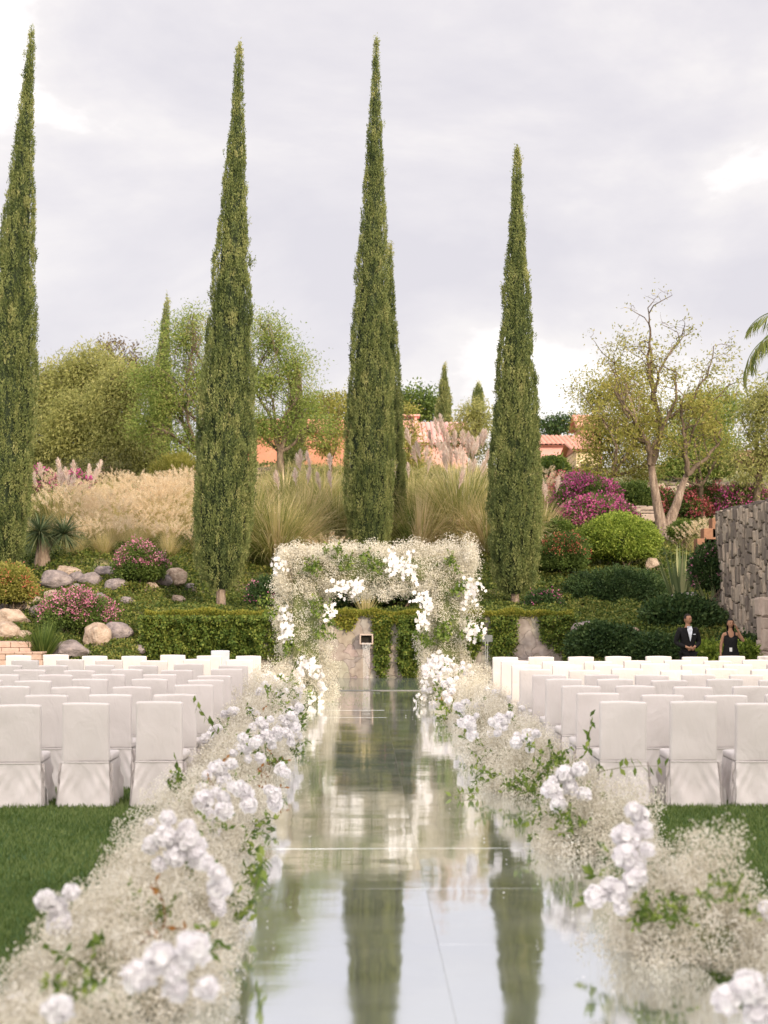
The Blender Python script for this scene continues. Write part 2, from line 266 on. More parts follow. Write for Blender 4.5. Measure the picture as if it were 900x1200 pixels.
# ------------------------------------------------------------------ object helpers
def obj(name, me, m=None, parent=None, loc=None, rotz=0, scale=None):
    if m is not None and len(me.materials) == 0: me.materials.append(m)
    o = bpy.data.objects.new(name, me); COL.objects.link(o)
    if parent is not None: o.parent = parent
    if loc is not None: o.location = loc
    o.rotation_euler.z = rotz
    if scale is not None: o.scale = scale if hasattr(scale, '__len__') else (scale,)*3
    return o
def empty(name, loc=(0,0,0), rotz=0, scale=1):
    o = bpy.data.objects.new(name, None); COL.objects.link(o); o.location = loc; o.rotation_euler.z = rotz
    o.scale = scale if hasattr(scale, '__len__') else (scale,)*3
    o.empty_display_size = 0.1
    return o
def tag(o, label=None, cat=None, group=None, kind=None):
    if label: o['label'] = label
    if cat: o['category'] = cat
    if group: o['group'] = group
    if kind: o['kind'] = kind
    return o
def copy_tree(o, parent=None):
    c = o.copy(); COL.objects.link(c)
    if parent is not None:
        c.parent = parent; c.matrix_parent_inverse = o.matrix_parent_inverse.copy()
    for ch in list(o.children): copy_tree(ch, c)
    return c
def np_mesh(name, V, Fq, rnd=None, smooth=False):
    """V (n,3), Fq (m,k) uniform polygons"""
    V = np.ascontiguousarray(V, dtype=np.float32); Fq = np.ascontiguousarray(Fq, dtype=np.int32)
    me = bpy.data.meshes.new(name); k = Fq.shape[1]; m = Fq.shape[0]
    me.vertices.add(len(V)); me.vertices.foreach_set('co', V.ravel())
    me.loops.add(m*k); me.loops.foreach_set('vertex_index', Fq.ravel())
    me.polygons.add(m); me.polygons.foreach_set('loop_start', np.arange(0, m*k, k, dtype=np.int32))
    if rnd is not None:
        a = me.attributes.new('rnd', 'FLOAT', 'POINT'); a.data.foreach_set('value', np.ascontiguousarray(rnd, dtype=np.float32))
    me.update(calc_edges=True)
    if smooth: me.polygons.foreach_set('use_smooth', np.ones(m, dtype=bool))
    return me
def unit(a): return a/np.maximum(np.linalg.norm(a, axis=-1, keepdims=True), 1e-9)
def rand_unit(n): return unit(rng.normal(size=(n, 3)))
class Leaves:
    """collects leaf quads; one mesh at the end"""
    def __init__(s): s.V = []; s.F = []; s.r = []; s.n = 0
    def add(s, P, U, Lg, W, rnd=None, bend=0.0, shape=0.45):
        n = len(P); P = np.asarray(P, float); U = unit(np.asarray(U, float))
        Lg = np.broadcast_to(np.asarray(Lg, float), (n,))[:, None]; W = np.broadcast_to(np.asarray(W, float), (n,))[:, None]
        S = unit(np.cross(U, rand_unit(n)))
        Nn = np.cross(S, U)
        v0 = P; v1 = P + U*Lg*shape + S*W/2 + Nn*bend*Lg; v2 = P + U*Lg; v3 = P + U*Lg*shape - S*W/2 + Nn*bend*Lg
        V = np.stack([v0, v1, v2, v3], 1).reshape(-1, 3)
        Fq = np.arange(4*n).reshape(-1, 4) + s.n
        if rnd is None: rnd = rng.random(n)
        s.V.append(V); s.F.append(Fq); s.r.append(np.repeat(rnd, 4)); s.n += 4*n
    def blades(s, B, D, Lg, W, droop=0.6, seg=4, rnd=None, up=0.35):
        """arching ribbons from base B, horizontal dir D(n,2)"""
        n = len(B); B = np.asarray(B, float); D = unit(np.asarray(D, float))
        Lg = np.broadcast_to(np.asarray(Lg, float), (n,)); W = np.broadcast_to(np.asarray(W, float), (n,))
        droop = np.broadcast_to(np.asarray(droop, float), (n,)); up = np.broadcast_to(np.asarray(up, float), (n,))
        S = np.stack([-D[:,1], D[:,0], np.zeros(n)], 1)
        pts = []; ang = np.pi/2 - up; p = B.copy()
        hd = np.stack([D[:,0], D[:,1], np.zeros(n)], 1)
        tw = rng.normal(size=(n,))*0.5
        S2 = S*np.cos(tw)[:,None] + np.array([0,0,1])*np.sin(tw)[:,None]*0.5
        for i in range(seg+1):
            f = i/seg; w = W*(1-f**1.6)*(0.6+0.8*f*(1-f)*2) if i < seg else W*0.03
            pts.append((p - S2*(w/2)[:,None], p + S2*(w/2)[:,None]))
            step = (Lg/seg)[:,None]
            p = p + hd*np.cos(ang)[:,None]*step + np.array([0,0,1])*np.sin(ang)[:,None]*step
            ang = ang - droop*(0.5+f)*1.2*4/seg
        V = np.stack([np.stack(q, 1) for q in pts], 1).reshape(-1, 3)   # n,(seg+1),2,3
        base = (np.arange(n)*(seg+1)*2)[:,None,None]; k = (np.arange(seg)*2)[None,:,None]
        Fq = base + k + np.array([0,1,3,2])[None,None,:]
        if rnd is None: rnd = rng.random(n)
        s.V.append(V); s.F.append(Fq.reshape(-1,4)+s.n); s.r.append(np.repeat(rnd, (seg+1)*2)); s.n += len(V)
        return p
    def build(s, name): 
        return np_mesh(name, np.concatenate(s.V), np.concatenate(s.F), np.concatenate(s.r))
class Tubes:
    def __init__(s): s.V = []; s.F = []; s.n = 0
    def add(s, pts, rad, sides=7):
        pts = [Vector(p) for p in pts]; n = len(pts)
        up = Vector((0.13, 0.31, 1)).normalized(); prev = None
        for i, p in enumerate(pts):
            d = (pts[min(i+1, n-1)] - pts[max(i-1, 0)]); d = d.normalized() if d.length > 1e-6 else Vector((0,0,1))
            if prev is None: a = d.orthogonal().normalized()
            else:
                a = prev - d*prev.dot(d); a = a.normalized() if a.length > 1e-5 else d.orthogonal().normalized()
            prev = a; b = d.cross(a)
            for k in range(sides):
                t = 2*math.pi*k/sides; q = p + (a*math.cos(t)+b*math.sin(t))*rad[i]; s.V.append(tuple(q))
        for i in range(n-1):
            for k in range(sides):
                k2 = (k+1) % sides
                s.F.append((s.n+i*sides+k, s.n+i*sides+k2, s.n+(i+1)*sides+k2, s.n+(i+1)*sides+k))
        s.n += n*sides
    def build(s, name):
        return np_mesh(name, np.array(s.V), np.array(s.F), None, True)
def bm_mesh(name, bm, smooth=False):
    bmesh.ops.recalc_face_normals(bm, faces=bm.faces[:])
    me = bpy.data.meshes.new(name); bm.to_mesh(me); bm.free()
    if smooth:
        for p in me.polygons: p.use_smooth = True
    return me
def box_bm(bm, x0, x1, y0, y1, z0, z1, bevel=0, seg=2):
    r = bmesh.ops.create_cube(bm, size=1.0)
    for v in r['verts']:
        v.co = Vector(((x0+x1)/2 + v.co.x*(x1-x0), (y0+y1)/2 + v.co.y*(y1-y0), (z0+z1)/2 + v.co.z*(z1-z0)))
    if bevel:
        es = list({e for v in r['verts'] for e in v.link_edges})
        bmesh.ops.bevel(bm, geom=es, offset=bevel, segments=seg, profile=0.6, affect='EDGES')
def box_me(name, *a, bevel=0, seg=2, smooth=False):
    bm = bmesh.new(); box_bm(bm, *a, bevel=bevel, seg=seg); return bm_mesh(name, bm, smooth)

def crown_noise(P, sc, amp, seed=0.0):
    return np.array([mnoise.noise(Vector((p[0]*sc+seed, p[1]*sc-seed, p[2]*sc+seed*.7)))*amp for p in P])

# ------------------------------------------------------------------ terrain
def sstep(a, b, x):
    t = np.clip((x-a)/(b-a), 0, 1); return t*t*(3-2*t)
PL = ([-50,33,34.5,38,42,46,56,66,76,95,2500], [0,0,.15,1.2,2.2,3.4,5.4,7.4,8.9,9.4,9.4])
PC = ([-50,37.0,37.25,42,44,46,56,66,76,95,2500], [0,0,1.5,1.8,2.4,3.3,5.4,7.4,8.9,9.4,9.4])
PR = ([-50,32.5,34,37,40,43,46,52,58,66,76,95,2500], [0,0,.3,1.2,1.5,1.95,2.9,4.0,5.2,7.3,8.9,9.4,9.4])
def terrain(x, y):
    x = np.asarray(x, float); y = np.asarray(y, float)
    l = np.interp(y, *PL); c = np.interp(y, *PC); r = np.interp(y, *PR)
    wl = 1-sstep(-5.6, -5.25, x); wr = sstep(5.25, 5.6, x)
    z = l*wl + r*wr + c*(1-wl-wr)
    bump = 0.12*np.sin(x*0.9+y*0.5)+0.08*np.sin(x*1.7-y*1.1+2)
    return z + bump*sstep(38, 44, y)*(1-sstep(90,100,y))
def tz(x, y): return float(terrain(x, y))
def hit(px, py):
    """where the ray through a photo pixel meets the terrain"""
    d = ray(px, py); p = Vector((0,0,CAM_H)); prev = None
    t = 5.0
    while t < 200:
        q = p + d*t
        if q.z < tz(q.x, q.y): return Vector((q.x, q.y, tz(q.x, q.y)))
        t += 0.08
    return at(px, py, 80)
def terrain_mat():
    m, t, o = new_mat('ground_soil_and_turf')
    g = N(t, 'ShaderNodeTexCoord'); sp = N(t, 'ShaderNodeSeparateXYZ'); L(t, g.outputs['Object'], sp.inputs[0])
    nz = N(t, 'ShaderNodeTexNoise'); nz.inputs['Scale'].default_value = 0.8; nz.inputs['Detail'].default_value = 9; nz.inputs['Roughness'].default_value = 0.65; L(t, g.outputs['Object'], nz.inputs['Vector'])
    lawn = ramp(t, [(0.035,0.08,0.018),(0.07,0.14,0.03)], [0.3,0.7]); L(t, nz.outputs['Fac'], lawn.inputs[0])
    soil = ramp(t, [(0.07,0.10,0.025),(0.13,0.15,0.045),(0.22,0.20,0.09),(0.34,0.27,0.16)], [0.3,0.45,0.58,0.72]); L(t, nz.outputs['Fac'], soil.inputs[0])
    mr = N(t, 'ShaderNodeMapRange'); mr.inputs[1].default_value = 30.5; mr.inputs[2].default_value = 31.5; L(t, sp.outputs['Y'], mr.inputs[0])
    mx = N(t, 'ShaderNodeMix', data_type='RGBA'); L(t, mr.outputs[0], mx.inputs[0]); L(t, lawn.outputs[0], mx.inputs[6]); L(t, soil.outputs[0], mx.inputs[7])
    p = N(t, 'ShaderNodeBsdfPrincipled'); p.inputs['Roughness'].default_value = 0.95; L(t, mx.outputs[2], p.inputs['Base Color'])
    b = N(t, 'ShaderNodeBump'); b.inputs['Strength'].default_value = 0.6; b.inputs['Distance'].default_value = 0.06; L(t, nz.outputs['Fac'], b.inputs['Height']); L(t, b.outputs[0], p.inputs['Normal'])
    L(t, p.outputs[0], o.inputs[0]); return m
xs = np.concatenate([np.linspace(-2000,-60,14)[:-1], np.arange(-60,-24,3), np.arange(-24,-6,.6), [-5.6,-5.45,-5.3,-5.15], np.arange(-4.5,4.9,.6),[5.15,5.3,5.45,5.6], np.arange(6,24,.6), np.arange(24,60,3), np.linspace(60,2000,14)])
ys = np.concatenate([np.linspace(-1500,-20,10)[:-1], np.arange(-20,32,4), np.arange(32,37,.5), [37.0,37.1,37.25,37.5], np.arange(38,98,.6), np.arange(98,140,6), np.linspace(140,2400,12)])
GX, GY = np.meshgrid(xs, ys); GZ = terrain(GX, GY)
nx = len(xs); ny = len(ys)
idx = np.arange(nx*ny).reshape(ny, nx)
Fq = np.stack([idx[:-1,:-1], idx[:-1,1:], idx[1:,1:], idx[1:,:-1]], -1).reshape(-1, 4)
g = obj('ground', np_mesh('ground', np.stack([GX,GY,GZ],-1).reshape(-1,3), Fq, None, True), terrain_mat())
tag(g, kind='structure')

# ------------------------------------------------------------------ lawn blades (uncountable)
def lawn():
    lv = Leaves()
    def patch(x0, x1, y0, y1, dens, ln, w):
        n = int((x1-x0)*(y1-y0)*dens)
        P = np.stack([rng.uniform(x0,x1,n), rng.uniform(y0,y1,n), np.zeros(n)], 1)
        U = np.stack([rng.normal(size=n)*.45, rng.normal(size=n)*.45, np.ones(n)], 1)
        lv.add(P, U, rng.uniform(.6,1.2,n)*ln, w, shape=0.35)
    patch(-4.2, -1.2, 6.0, 10.5, 4200, .05, .006)
    patch(-5.0, -1.2, 10.5, 16, 2300, .055, .009)
    patch(1.6, 3.4, 6.0, 10.5, 3600, .05, .006)
    patch(2.0, 4.8, 10.5, 16, 2300, .055, .009)
    patch(-7.5, -1.6, 16, 27, 420, .06, .013); patch(2.2, 8.0, 16, 27, 420, .06, .013)
    patch(-8, 8.5, 27, 33, 380, .07, .016)
    tag(obj('lawn_grass', lv.build('lawn_grass'), M['lawn']), 'short dark green lawn grass under the white chairs', 'grass', kind='stuff')
lawn()

# ------------------------------------------------------------------ mirrored aisle
MX0, MXS, MX1 = -0.92, 0.45, 1.82
def aisle():
    root = empty('mirror_aisle', (0.45, 2.0, 0)); tag(root, 'long mirrored aisle floor running between the two banks of white flowers', 'mirror aisle')
    rr = random.Random(4)
    obj('base_platform', box_me('base_platform', MX0-.45-.0+.02, MX1-.45-.02, 0.02, 29.3, 0.005, 0.035), M['concrete'], root)
    y = 2.0; k = 0
    while y < 31.0:
        y1 = min(y+1.6, 31.3)
        for s, (a, b) in enumerate(((MX0, MXS), (MXS, MX1))):
            tilt = rr.gauss(0, 0.0022 if y < 20 else 0.0010); roll = rr.gauss(0, 0.0008)
            if abs(y-13.2) < .1: tilt = 0.0075 if s == 0 else 0.0035
            if abs(y-11.6) < .1: tilt = -0.0012
            if abs(y-18.0) < .1: tilt += 0.002
            zc = 0.055; hy = (y1-y)/2; hx = (b-a)/2
            g_ = 0.0006
            bm = bmesh.new(); box_bm(bm, -hx+g_, hx-g_, -hy+g_, hy-g_, -0.006, 0, bevel=0.0005, seg=1)
            for v in bm.verts: v.co.z += v.co.y*tilt + v.co.x*roll
            obj('mirror_panel', bm_mesh('mirror_panel', bm), M['mirror'], root, ((a+b)/2-.45, (y+y1)/2-2.0, zc))
        y = y1; k += 1
aisle()

# ------------------------------------------------------------------ basin in front of the fountain wall
pool = box_me('basin_water', -2.2, 3.1, 31.75, 36.85, 0.006, 0.05)
tag(obj('basin_water', pool, M['water']), kind='structure')
bm = bmesh.new()
box_bm(bm, -2.4, 3.3, 31.45, 31.75, 0.003, 0.062, bevel=.008); box_bm(bm, -2.4, -2.2, 31.755, 36.9, 0.003, 0.062, bevel=.008); box_bm(bm, 3.1, 3.3, 31.755, 36.9, 0.003, 0.062, bevel=.008)
tag(obj('basin_kerb', bm_mesh('basin_kerb', bm), M['concrete']), 'low grey stone kerb around the shallow basin at the end of the aisle', 'kerb')
# pinkish gravel either side below the wall
def gravel():
    lv = Leaves(); n = 9000
    x = np.where(rng.random(n) < .5, rng.uniform(-5.6,-2.45,n), rng.uniform(3.4,5.6,n)); y = rng.uniform(33, 36.95, n)
    lv.add(np.stack([x,y,np.full(n,.012)],1), np.stack([rng.normal(size=n), rng.normal(size=n), rng.random(n)*.6],1), .07, .06)
    m = leaf_mat('gravel_stone', [(0.40,0.29,0.22),(0.55,0.42,0.34),(0.65,0.53,0.44)], 0)
    tag(obj('gravel', lv.build('gravel'), m), 'pinkish gravel and litter below the creeper wall', 'gravel', kind='stuff')
gravel()
# ------------------------------------------------------------------ fountain wall with creepers
WY = 37.0
def fountain_wall():
    root = empty('fountain_wall', (0, WY, 0))
    tag(root, 'cracked pale stone retaining wall with a water spout and hanging creepers behind the flower arch', 'wall')
    # wall face displaced a little, thick 0.25 m
    nx_, nz_ = 120, 24
    x = np.linspace(-5.35, 5.35, nx_); z = np.linspace(0, 1.62, nz_)
    X, Z = np.meshgrid(x, z)
    Y = np.array([[0.03*mnoise.noise(Vector((a*1.3, 0, b*1.3)))+0.015*mnoise.noise(Vector((a*5, 3, b*5))) for a in x] for b in z])
    V = np.stack([X, Y-0.02, Z], -1).reshape(-1,3); i = np.arange(nx_*nz_).reshape(nz_, nx_)
    Fq = np.stack([i[:-1,:-1], i[:-1,1:], i[1:,1:], i[1:,:-1]], -1).reshape(-1,4)
    # closed back
    V2 = V.copy(); V2[:,1] = 0.28; n0 = len(V)
    rim = list(i[0,:])+list(i[1:,-1])+list(i[-1,::-1][1:])+list(i[::-1,0][1:])
    F2 = [(a, b, b+n0, a+n0) for a, b in zip(rim[:-1], rim[1:])]
    me = np_mesh('stone_face', np.concatenate([V, V2]), np.concatenate([Fq, Fq[:,::-1]+n0, np.array(F2)]), None, False)
    obj('stone_face', me, M['cracked'], root)
    # coping of golden creeper along the top
    lv = Leaves(); n = 15000
    x = rng.uniform(-5.4, 5.4, n); a = rng.uniform(0, np.pi, n); r = .095*(0.75+.5*rng.random(n))*(1+.5*np.sin(x*2.1)*np.sin(x*5.3))
    P = np.stack([x, .1-np.cos(a)*(r+.1), 1.58+np.sin(a)*r*1.15], 1)
    U = np.stack([rng.normal(size=n)*.6, -np.cos(a)-.2, np.sin(a)+rng.normal(size=n)*.4], 1)
    lv.add(P, U, rng.uniform(.05,.09,n), .045)
    obj('top_creeper', lv.build('top_creeper'), M['vine_yellow'], root)
    # hanging curtains (x0,x1,z bottom, density)
    def curtain(x0, x1, zb, n, name='hanging_creeper', mat='hedge', thick=.16, rag=.35):
        lv = Leaves(); w = x1-x0
        x = rng.uniform(x0, x1, n); u = (x-x0)/w
        depth = 1.6-zb
        edge = np.array([mnoise.noise(Vector((v*4.3, x0, 1.7))) for v in x])
        e2 = np.array([mnoise.noise(Vector((v*9.1, x0*3, 5.7))) for v in x]); low = zb + (np.abs(2*u-1+.5*edge)**4)*depth*.35 + edge*rag*1.3 + e2*rag*.8; x = x+.09*np.sin(rng.random(n)*40)*(rng.random(n))
        z = low + (1.62-low)*rng.random(n)**.9
        y = -.03 - rng.random(n)*thick*(.5+.8*np.array([abs(mnoise.noise(Vector((a*3, 1, b*3)))) for a, b in zip(x, z)])*2)
        U = np.stack([rng.normal(size=n)*.6, -.8+rng.normal(size=n)*.3, -.5+rng.normal(size=n)*.5], 1)
        lv.add(np.stack([x,y,z],1), U, rng.uniform(.05,.10,n), .055)
        obj(name, lv.build(name), M[mat], root)
    curtain(-5.45, -2.35, 0.12, 20000, thick=.42, rag=.25)
    curtain(-3.3, -1.55, 0.35, 4000, thick=.15)
    curtain(-1.45, -1.0, 1.1, 500, mat='vine_yellow', rag=.3)
    curtain(-.95, -.6, 1.35, 260, mat='vine_yellow', rag=.3)
    curtain(.38, .78, 0.05, 2400, rag=.12)
    curtain(.98, 1.6, 0.02, 4600, thick=.25, rag=.1)
    curtain(-.55, .0, 1.3, 600, mat='vine_yellow')
    curtain(.35, 1.2, 1.15, 1000, mat='vine_yellow', rag=.35)
    curtain(1.3, 2.4, .5, 3500)
    curtain(2.6, 3.1, .3, 2000, thick=.2)
    curtain(3.3, 3.95, .25, 2800, thick=.2, rag=.3)
    curtain(4.55, 5.1, .7, 1300)
    curtain(5.1, 5.5, .2, 1500)
    # spout box
    sx = .18; sz = 1.02
    bm = bmesh.new()
    w, h, t, d = .17, .13, .035, .34
    box_bm(bm, sx-w, sx+w, -d, .0, sz+h-t, sz+h, bevel=.006); box_bm(bm, sx-w, sx+w, -d, .0, sz-h, sz-h+t, bevel=.006)
    box_bm(bm, sx-w, sx-w+t, -d+.003, .0, sz-h+t+.001, sz+h-t-.001, bevel=.004); box_bm(bm, sx+w-t, sx+w, -d+.003, .0, sz-h+t+.001, sz+h-t-.001, bevel=.004)
    sp = obj('water_spout', bm_mesh('water_spout', bm), M['pale_wall'], root)
    obj('spout_throat', box_me('spout_throat', sx-w+t+.001, sx+w-t-.001, -.20, -.04, sz-h+t+.001, sz+h-t-.001), M['dark_hole'], sp)
    # second spout to the right (grey metal plate on a post)
    bm = bmesh.new(); box_bm(bm, 3.02, 3.34, -.30, -.26, .95, 1.12, bevel=.01); box_bm(bm, 3.04, 3.09, -.26, -.02, 1.0, 1.05); box_bm(bm, 3.27, 3.32, -.26, -.02, 1.0, 1.05)
    obj('metal_bracket', bm_mesh('metal_bracket', bm), M['post'], root)
fountain_wall()
def water_fall(x, z, w, n, label):
    tb = Tubes(); rr = random.Random(int(x*100))
    for k in range(n):
        xx = x + (k/(n-1)-.5)*w; v = .3+rr.random()*.12
        pts = []; rad = []
        for j in range(13):
            t = j/12*math.sqrt(2*z/9.8)
            pts.append((xx*(1)+ (x-xx)*j/12*.35 + rr.gauss(0,.004), WY-.36-v*t*.6, z-.5*9.8*t*t+.01)); rad.append(.009*(1.2-.5*j/12)*(rr.uniform(.6,1.3)))
        pts[-1] = (pts[-1][0], pts[-1][1], .055)
        tb.add(pts, rad, 5)
    tag(obj('falling_water', tb.build('falling_water'), M['fall']), label, 'falling water')
water_fall(.18, .92, .20, 7, 'thin stream of water falling from the square stone spout')
water_fall(3.18, .95, .06, 2, 'faint stream of water falling at the right end of the creeper wall')

# ------------------------------------------------------------------ tall stone wall on the right
def stone_wall(name, P0, P1, height, label, mat='stone_wall', thick=.5, sw=.2, sh=.34, seed=1, zb=-.2, mort='mortar'):
    """irregular upright stones laid over a mortar core, both faces and ends"""
    rr = random.Random(seed)
    d = Vector((P1[0]-P0[0], P1[1]-P0[1], 0)); Lw = d.length
    root = empty(name, (P0[0], P0[1], 0), math.atan2(d.y, d.x)); tag(root, label, 'wall')
    obj('core', box_me('core', .0, Lw, -thick/2+.04, thick/2-.04, zb, height-.05), M[mort], root)
    bm = bmesh.new(); lay = bm.verts.layers.float.new('rnd')
    def face(y, sgn, x0, x1, axis='x'):
        x = x0
        while x < x1:
            w = rr.uniform(.7, 1.4)*sw; xe = min(x+w, x1)
            z = zb - rr.random()*sh
            while z < height:
                h = rr.uniform(.5, 1.6)*sh; ze = min(z+h, height+rr.uniform(-.04,.02))
                if ze-z > .05:
                    g_ = .014; pr = rr.uniform(.0, .05)
                    j = lambda: rr.uniform(-.028, .028); tone = rr.random()
                    cs = [(x+g_+j(), z+g_+j()), (xe-g_+j(), z+g_+j()), (xe-g_+j(), ze-g_+j()), (x+g_+j(), ze-g_+j())]
                    def P(a, b, o): return (a, y+sgn*o, b) if axis == 'x' else (y+sgn*o, a, b)
                    back = [bm.verts.new(P(a, b, -.06)) for a, b in cs]
                    cx = (x+xe)/2; cz = (z+ze)/2
                    mid = [bm.verts.new(P(a, b, pr)) for a, b in cs]
                    fr = [bm.verts.new(P(cx+(a-cx)*.72, cz+(b-cz)*.8, pr+rr.uniform(.008,.03))) for a, b in cs]
                    for k in range(4):
                        k2 = (k+1) % 4
                        bm.faces.new((back[k], back[k2], mid[k2], mid[k])); bm.faces.new((mid[k], mid[k2], fr[k2], fr[k]))
                    bm.faces.new(fr)
                    for v_ in back+mid+fr: v_[lay] = tone
                z = ze if ze > z else z+.1
            x = xe
    face(thick/2, 1, 0, Lw); face(-thick/2, -1, 0, Lw); face(0, -1, -thick/2, thick/2, 'y'); face(Lw, 1, -thick/2, thick/2, 'y')
    obj('facing_stones', bm_mesh('facing_stones', bm), M[mat], root)
    # cap stones
    bm = bmesh.new(); x = 0
    while x < Lw:
        w = rr.uniform(.3,.6); xe = min(x+w, Lw); box_bm(bm, x+.005, xe-.005, -thick/2-.01, thick/2+.01, height-.045, height+rr.uniform(.01,.05), bevel=.012, seg=1); x = xe
    obj('cap_stones', bm_mesh('cap_stones', bm), M[mat], root)
    return root
stone_wall('stone_wall', (9.72, 38.6), (9.95, 27.0), 4.33, 'tall grey wall of upright rough stones at the right edge of the garden', seed=3)
# pale lit pier at its near end
pp = at(889, 700, 33.4)
pier = stone_wall('stone_pier', (pp.x, 33.4), (pp.x+.55, 33.4), 2.05, 'low pale sunlit wall end at the right edge, in front of the tall stone wall', mat='pale_wall', thick=.35, sw=.5, sh=.4, seed=9, mort='pale_wall')
# low walls up the hill
def low_wall(pxa, pxb, py, Y, h, label, mat='stone_wall', seed=2, thick=.4):
    a = at(pxa, py, Y); b = at(pxb, py, Y)
    return stone_wall('garden_wall', (a.x, Y), (b.x, Y), a.z, label, mat=mat, thick=thick, sw=.45, sh=.25, seed=seed, zb=a.z-h)
low_wall(301, 382, 549, 71, 1.3, 'low grey stone wall in front of the orange house', seed=5)
low_wall(752, 905, 566, 63.5, .9, 'long low brown wall behind the pink bougainvillea at upper right', seed=6)
low_wall(716, 770, 594, 56.5, .6, 'short pale kerb wall behind the bright round bush', mat='pale_wall', seed=7)
# pink brick terrace at the left edge
def brick_steps():
    p = hit(20, 765); Y = 35.2
    root = empty('brick_terrace', (0, Y, 0)); tag(root, 'pink brick terrace step at the left edge behind the chairs', 'terrace step')
    a = at(-40, 752, Y); b = at(36, 752, Y); c = at(50, 764, Y-.5)
    bm = bmesh.new()
    def bricks(x0, x1, y0, y1, z0, z1):
        z = z0; row = 0
        while z < z1-.01:
            x = x0 - (.21 if row % 2 else 0)
            while x < x1:
                xa = max(x, x0); xb = min(x+.42, x1)
                if xb-xa > .03: box_bm(bm, xa+.004, xb-.004, y0, y1, z+.003, min(z+.135, z1)-.003, bevel=.006, seg=1)
                x += .425
            z += .138; row += 1
    bricks(a.x, b.x, .0, .9, -.1, a.z); bricks(a.x, c.x, -.5, -.005, -.1, c.z)
    obj('bricks', bm_mesh('bricks', bm), M['brick'], root)
brick_steps()

# ------------------------------------------------------------------ houses
def arch_roof_tiles(bm, x0, x1, y0, z0, y1, z1, pitch=.28):
    """barrel tile courses running down a slope from (y1,z1) ridge to (y0,z0) eave"""
    n = int((x1-x0)/pitch); sl = Vector((0, y1-y0, z1-z0)); up = Vector((0, -(z1-z0), (y1-y0))).normalized()
    for i in range(n):
        cx = x0 + (i+.5)*(x1-x0)/n; r = (x1-x0)/n*.5
        prev = None
        for k in range(7):
            t = math.pi*k/6; off = Vector((cx-math.cos(t)*r, 0, 0)) + up*(math.sin(t)*r*.7)
            a = bm.verts.new(Vector((0, y0, z0))+off); b = bm.verts.new(Vector((0, y1, z1))+off)
            if prev: bm.faces.new((prev[0], a, b, prev[1]))
            prev = (a, b)
def house(name, label, x0, x1, y0, y1, zb, zt, ridge, wall, roof, windows=(), chimney=None, gable=False):
    root = empty(name, ((x0+x1)/2, y0, zb)); tag(root, label, 'house'); w = (x1-x0)/2; dp = y1-y0; h = zt-zb; rz = ridge-zb
    bm = bmesh.new(); box_bm(bm, -w, w, 0, dp, 0, h)
    bmesh.ops.delete(bm, geom=[f for f in bm.faces if f.calc_center_median().z > h-.01], context='FACES')
    wl = obj('wall', bm_mesh('wall', bm), M[wall], root)
    bm = bmesh.new(); e_ = .35
    arch_roof_tiles(bm, -w-e_, w+e_, -e_, h-.05, dp/2, rz); 
    # back slope and gable ends
    v = [bm.verts.new(c) for c in ((-w-e_, dp+e_, h-.05), (w+e_, dp+e_, h-.05), (w+e_, dp/2, rz), (-w-e_, dp/2, rz))]; bm.faces.new(v)
    for s in (-1, 1):
        v = [bm.verts.new(c) for c in ((s*w, 0, h-.06), (s*w, dp, h-.06), (s*w, dp/2, rz-.05))]; bm.faces.new(v)
    v = [bm.verts.new(c) for c in ((-w-e_, -e_, h-.07), (w+e_, -e_, h-.07), (w+e_, dp/2, rz-.03), (-w-e_, dp/2, rz-.03))]; bm.faces.new(v)
    rf = obj('roof', bm_mesh('roof', bm), M[roof], root)
    for (cx, cz, ww, hh) in windows:
        bm = bmesh.new()
        box_bm(bm, cx-ww/2, cx+ww/2, -.05, -.003, cz-.08, cz, bevel=.01, seg=1); box_bm(bm, cx-ww/2, cx+ww/2, -.05, -.003, cz+hh, cz+hh+.08)
        box_bm(bm, cx-ww/2-.08, cx-ww/2-.001, -.055, -.003, cz-.08, cz+hh+.08); box_bm(bm, cx+ww/2+.001, cx+ww/2+.08, -.055, -.003, cz-.08, cz+hh+.08)
        box_bm(bm, cx-.02, cx+.02, -.045, -.003, cz, cz+hh)
        wn = obj('window', bm_mesh('window', bm), M['frame'], root)
        obj('pane', box_me('pane', cx-ww/2, cx+ww/2, -.02, -.002, cz, cz+hh), M['window'], wn)
    if chimney:
        cx, cy, cz0, cz1, cw = chimney
        bm = bmesh.new(); box_bm(bm, cx-cw, cx+cw, cy-cw, cy+cw, cz0-zb, cz1-zb-.35)
        for sx in (-1, 1):
            for sy in (-1, 1): box_bm(bm, cx+sx*cw*.75-.07, cx+sx*cw*.75+.07, cy+sy*cw*.75-.07, cy+sy*cw*.75+.07, cz1-zb-.349, cz1-zb-.1)
        box_bm(bm, cx-cw*1.2, cx+cw*1.2, cy-cw*1.2, cy+cw*1.2, cz1-zb-.099, cz1-zb)
        obj('chimney', bm_mesh('chimney', bm), M['pink_wall'], rf)
    return root
D1 = 80
zt = lambda py, D: at(450, py, D).z
xx = lambda px, D: at(px, 600, D).x
house('orange_house', 'long low orange-red house with a salmon tiled roof behind the feathery tree', xx(250,D1), xx(408,D1), D1, D1+9, 8.3, zt(507,D1), zt(493,D1+4.5), 'orange_wall', 'orange_wall')
house('pink_house', 'pale pink house with a capped chimney between the third cypress and the pampas grass', xx(462,D1+3), xx(548,D1+3), D1+3, D1+11, 8.3, zt(520,D1+3), zt(496,D1+7), 'pink_wall', 'pink_wall',
      windows=(), chimney=(xx(479,D1+5)-(xx(462,D1+3)+xx(548,D1+3))/2, 2.4, 9.8, zt(486,D1+5), .55))
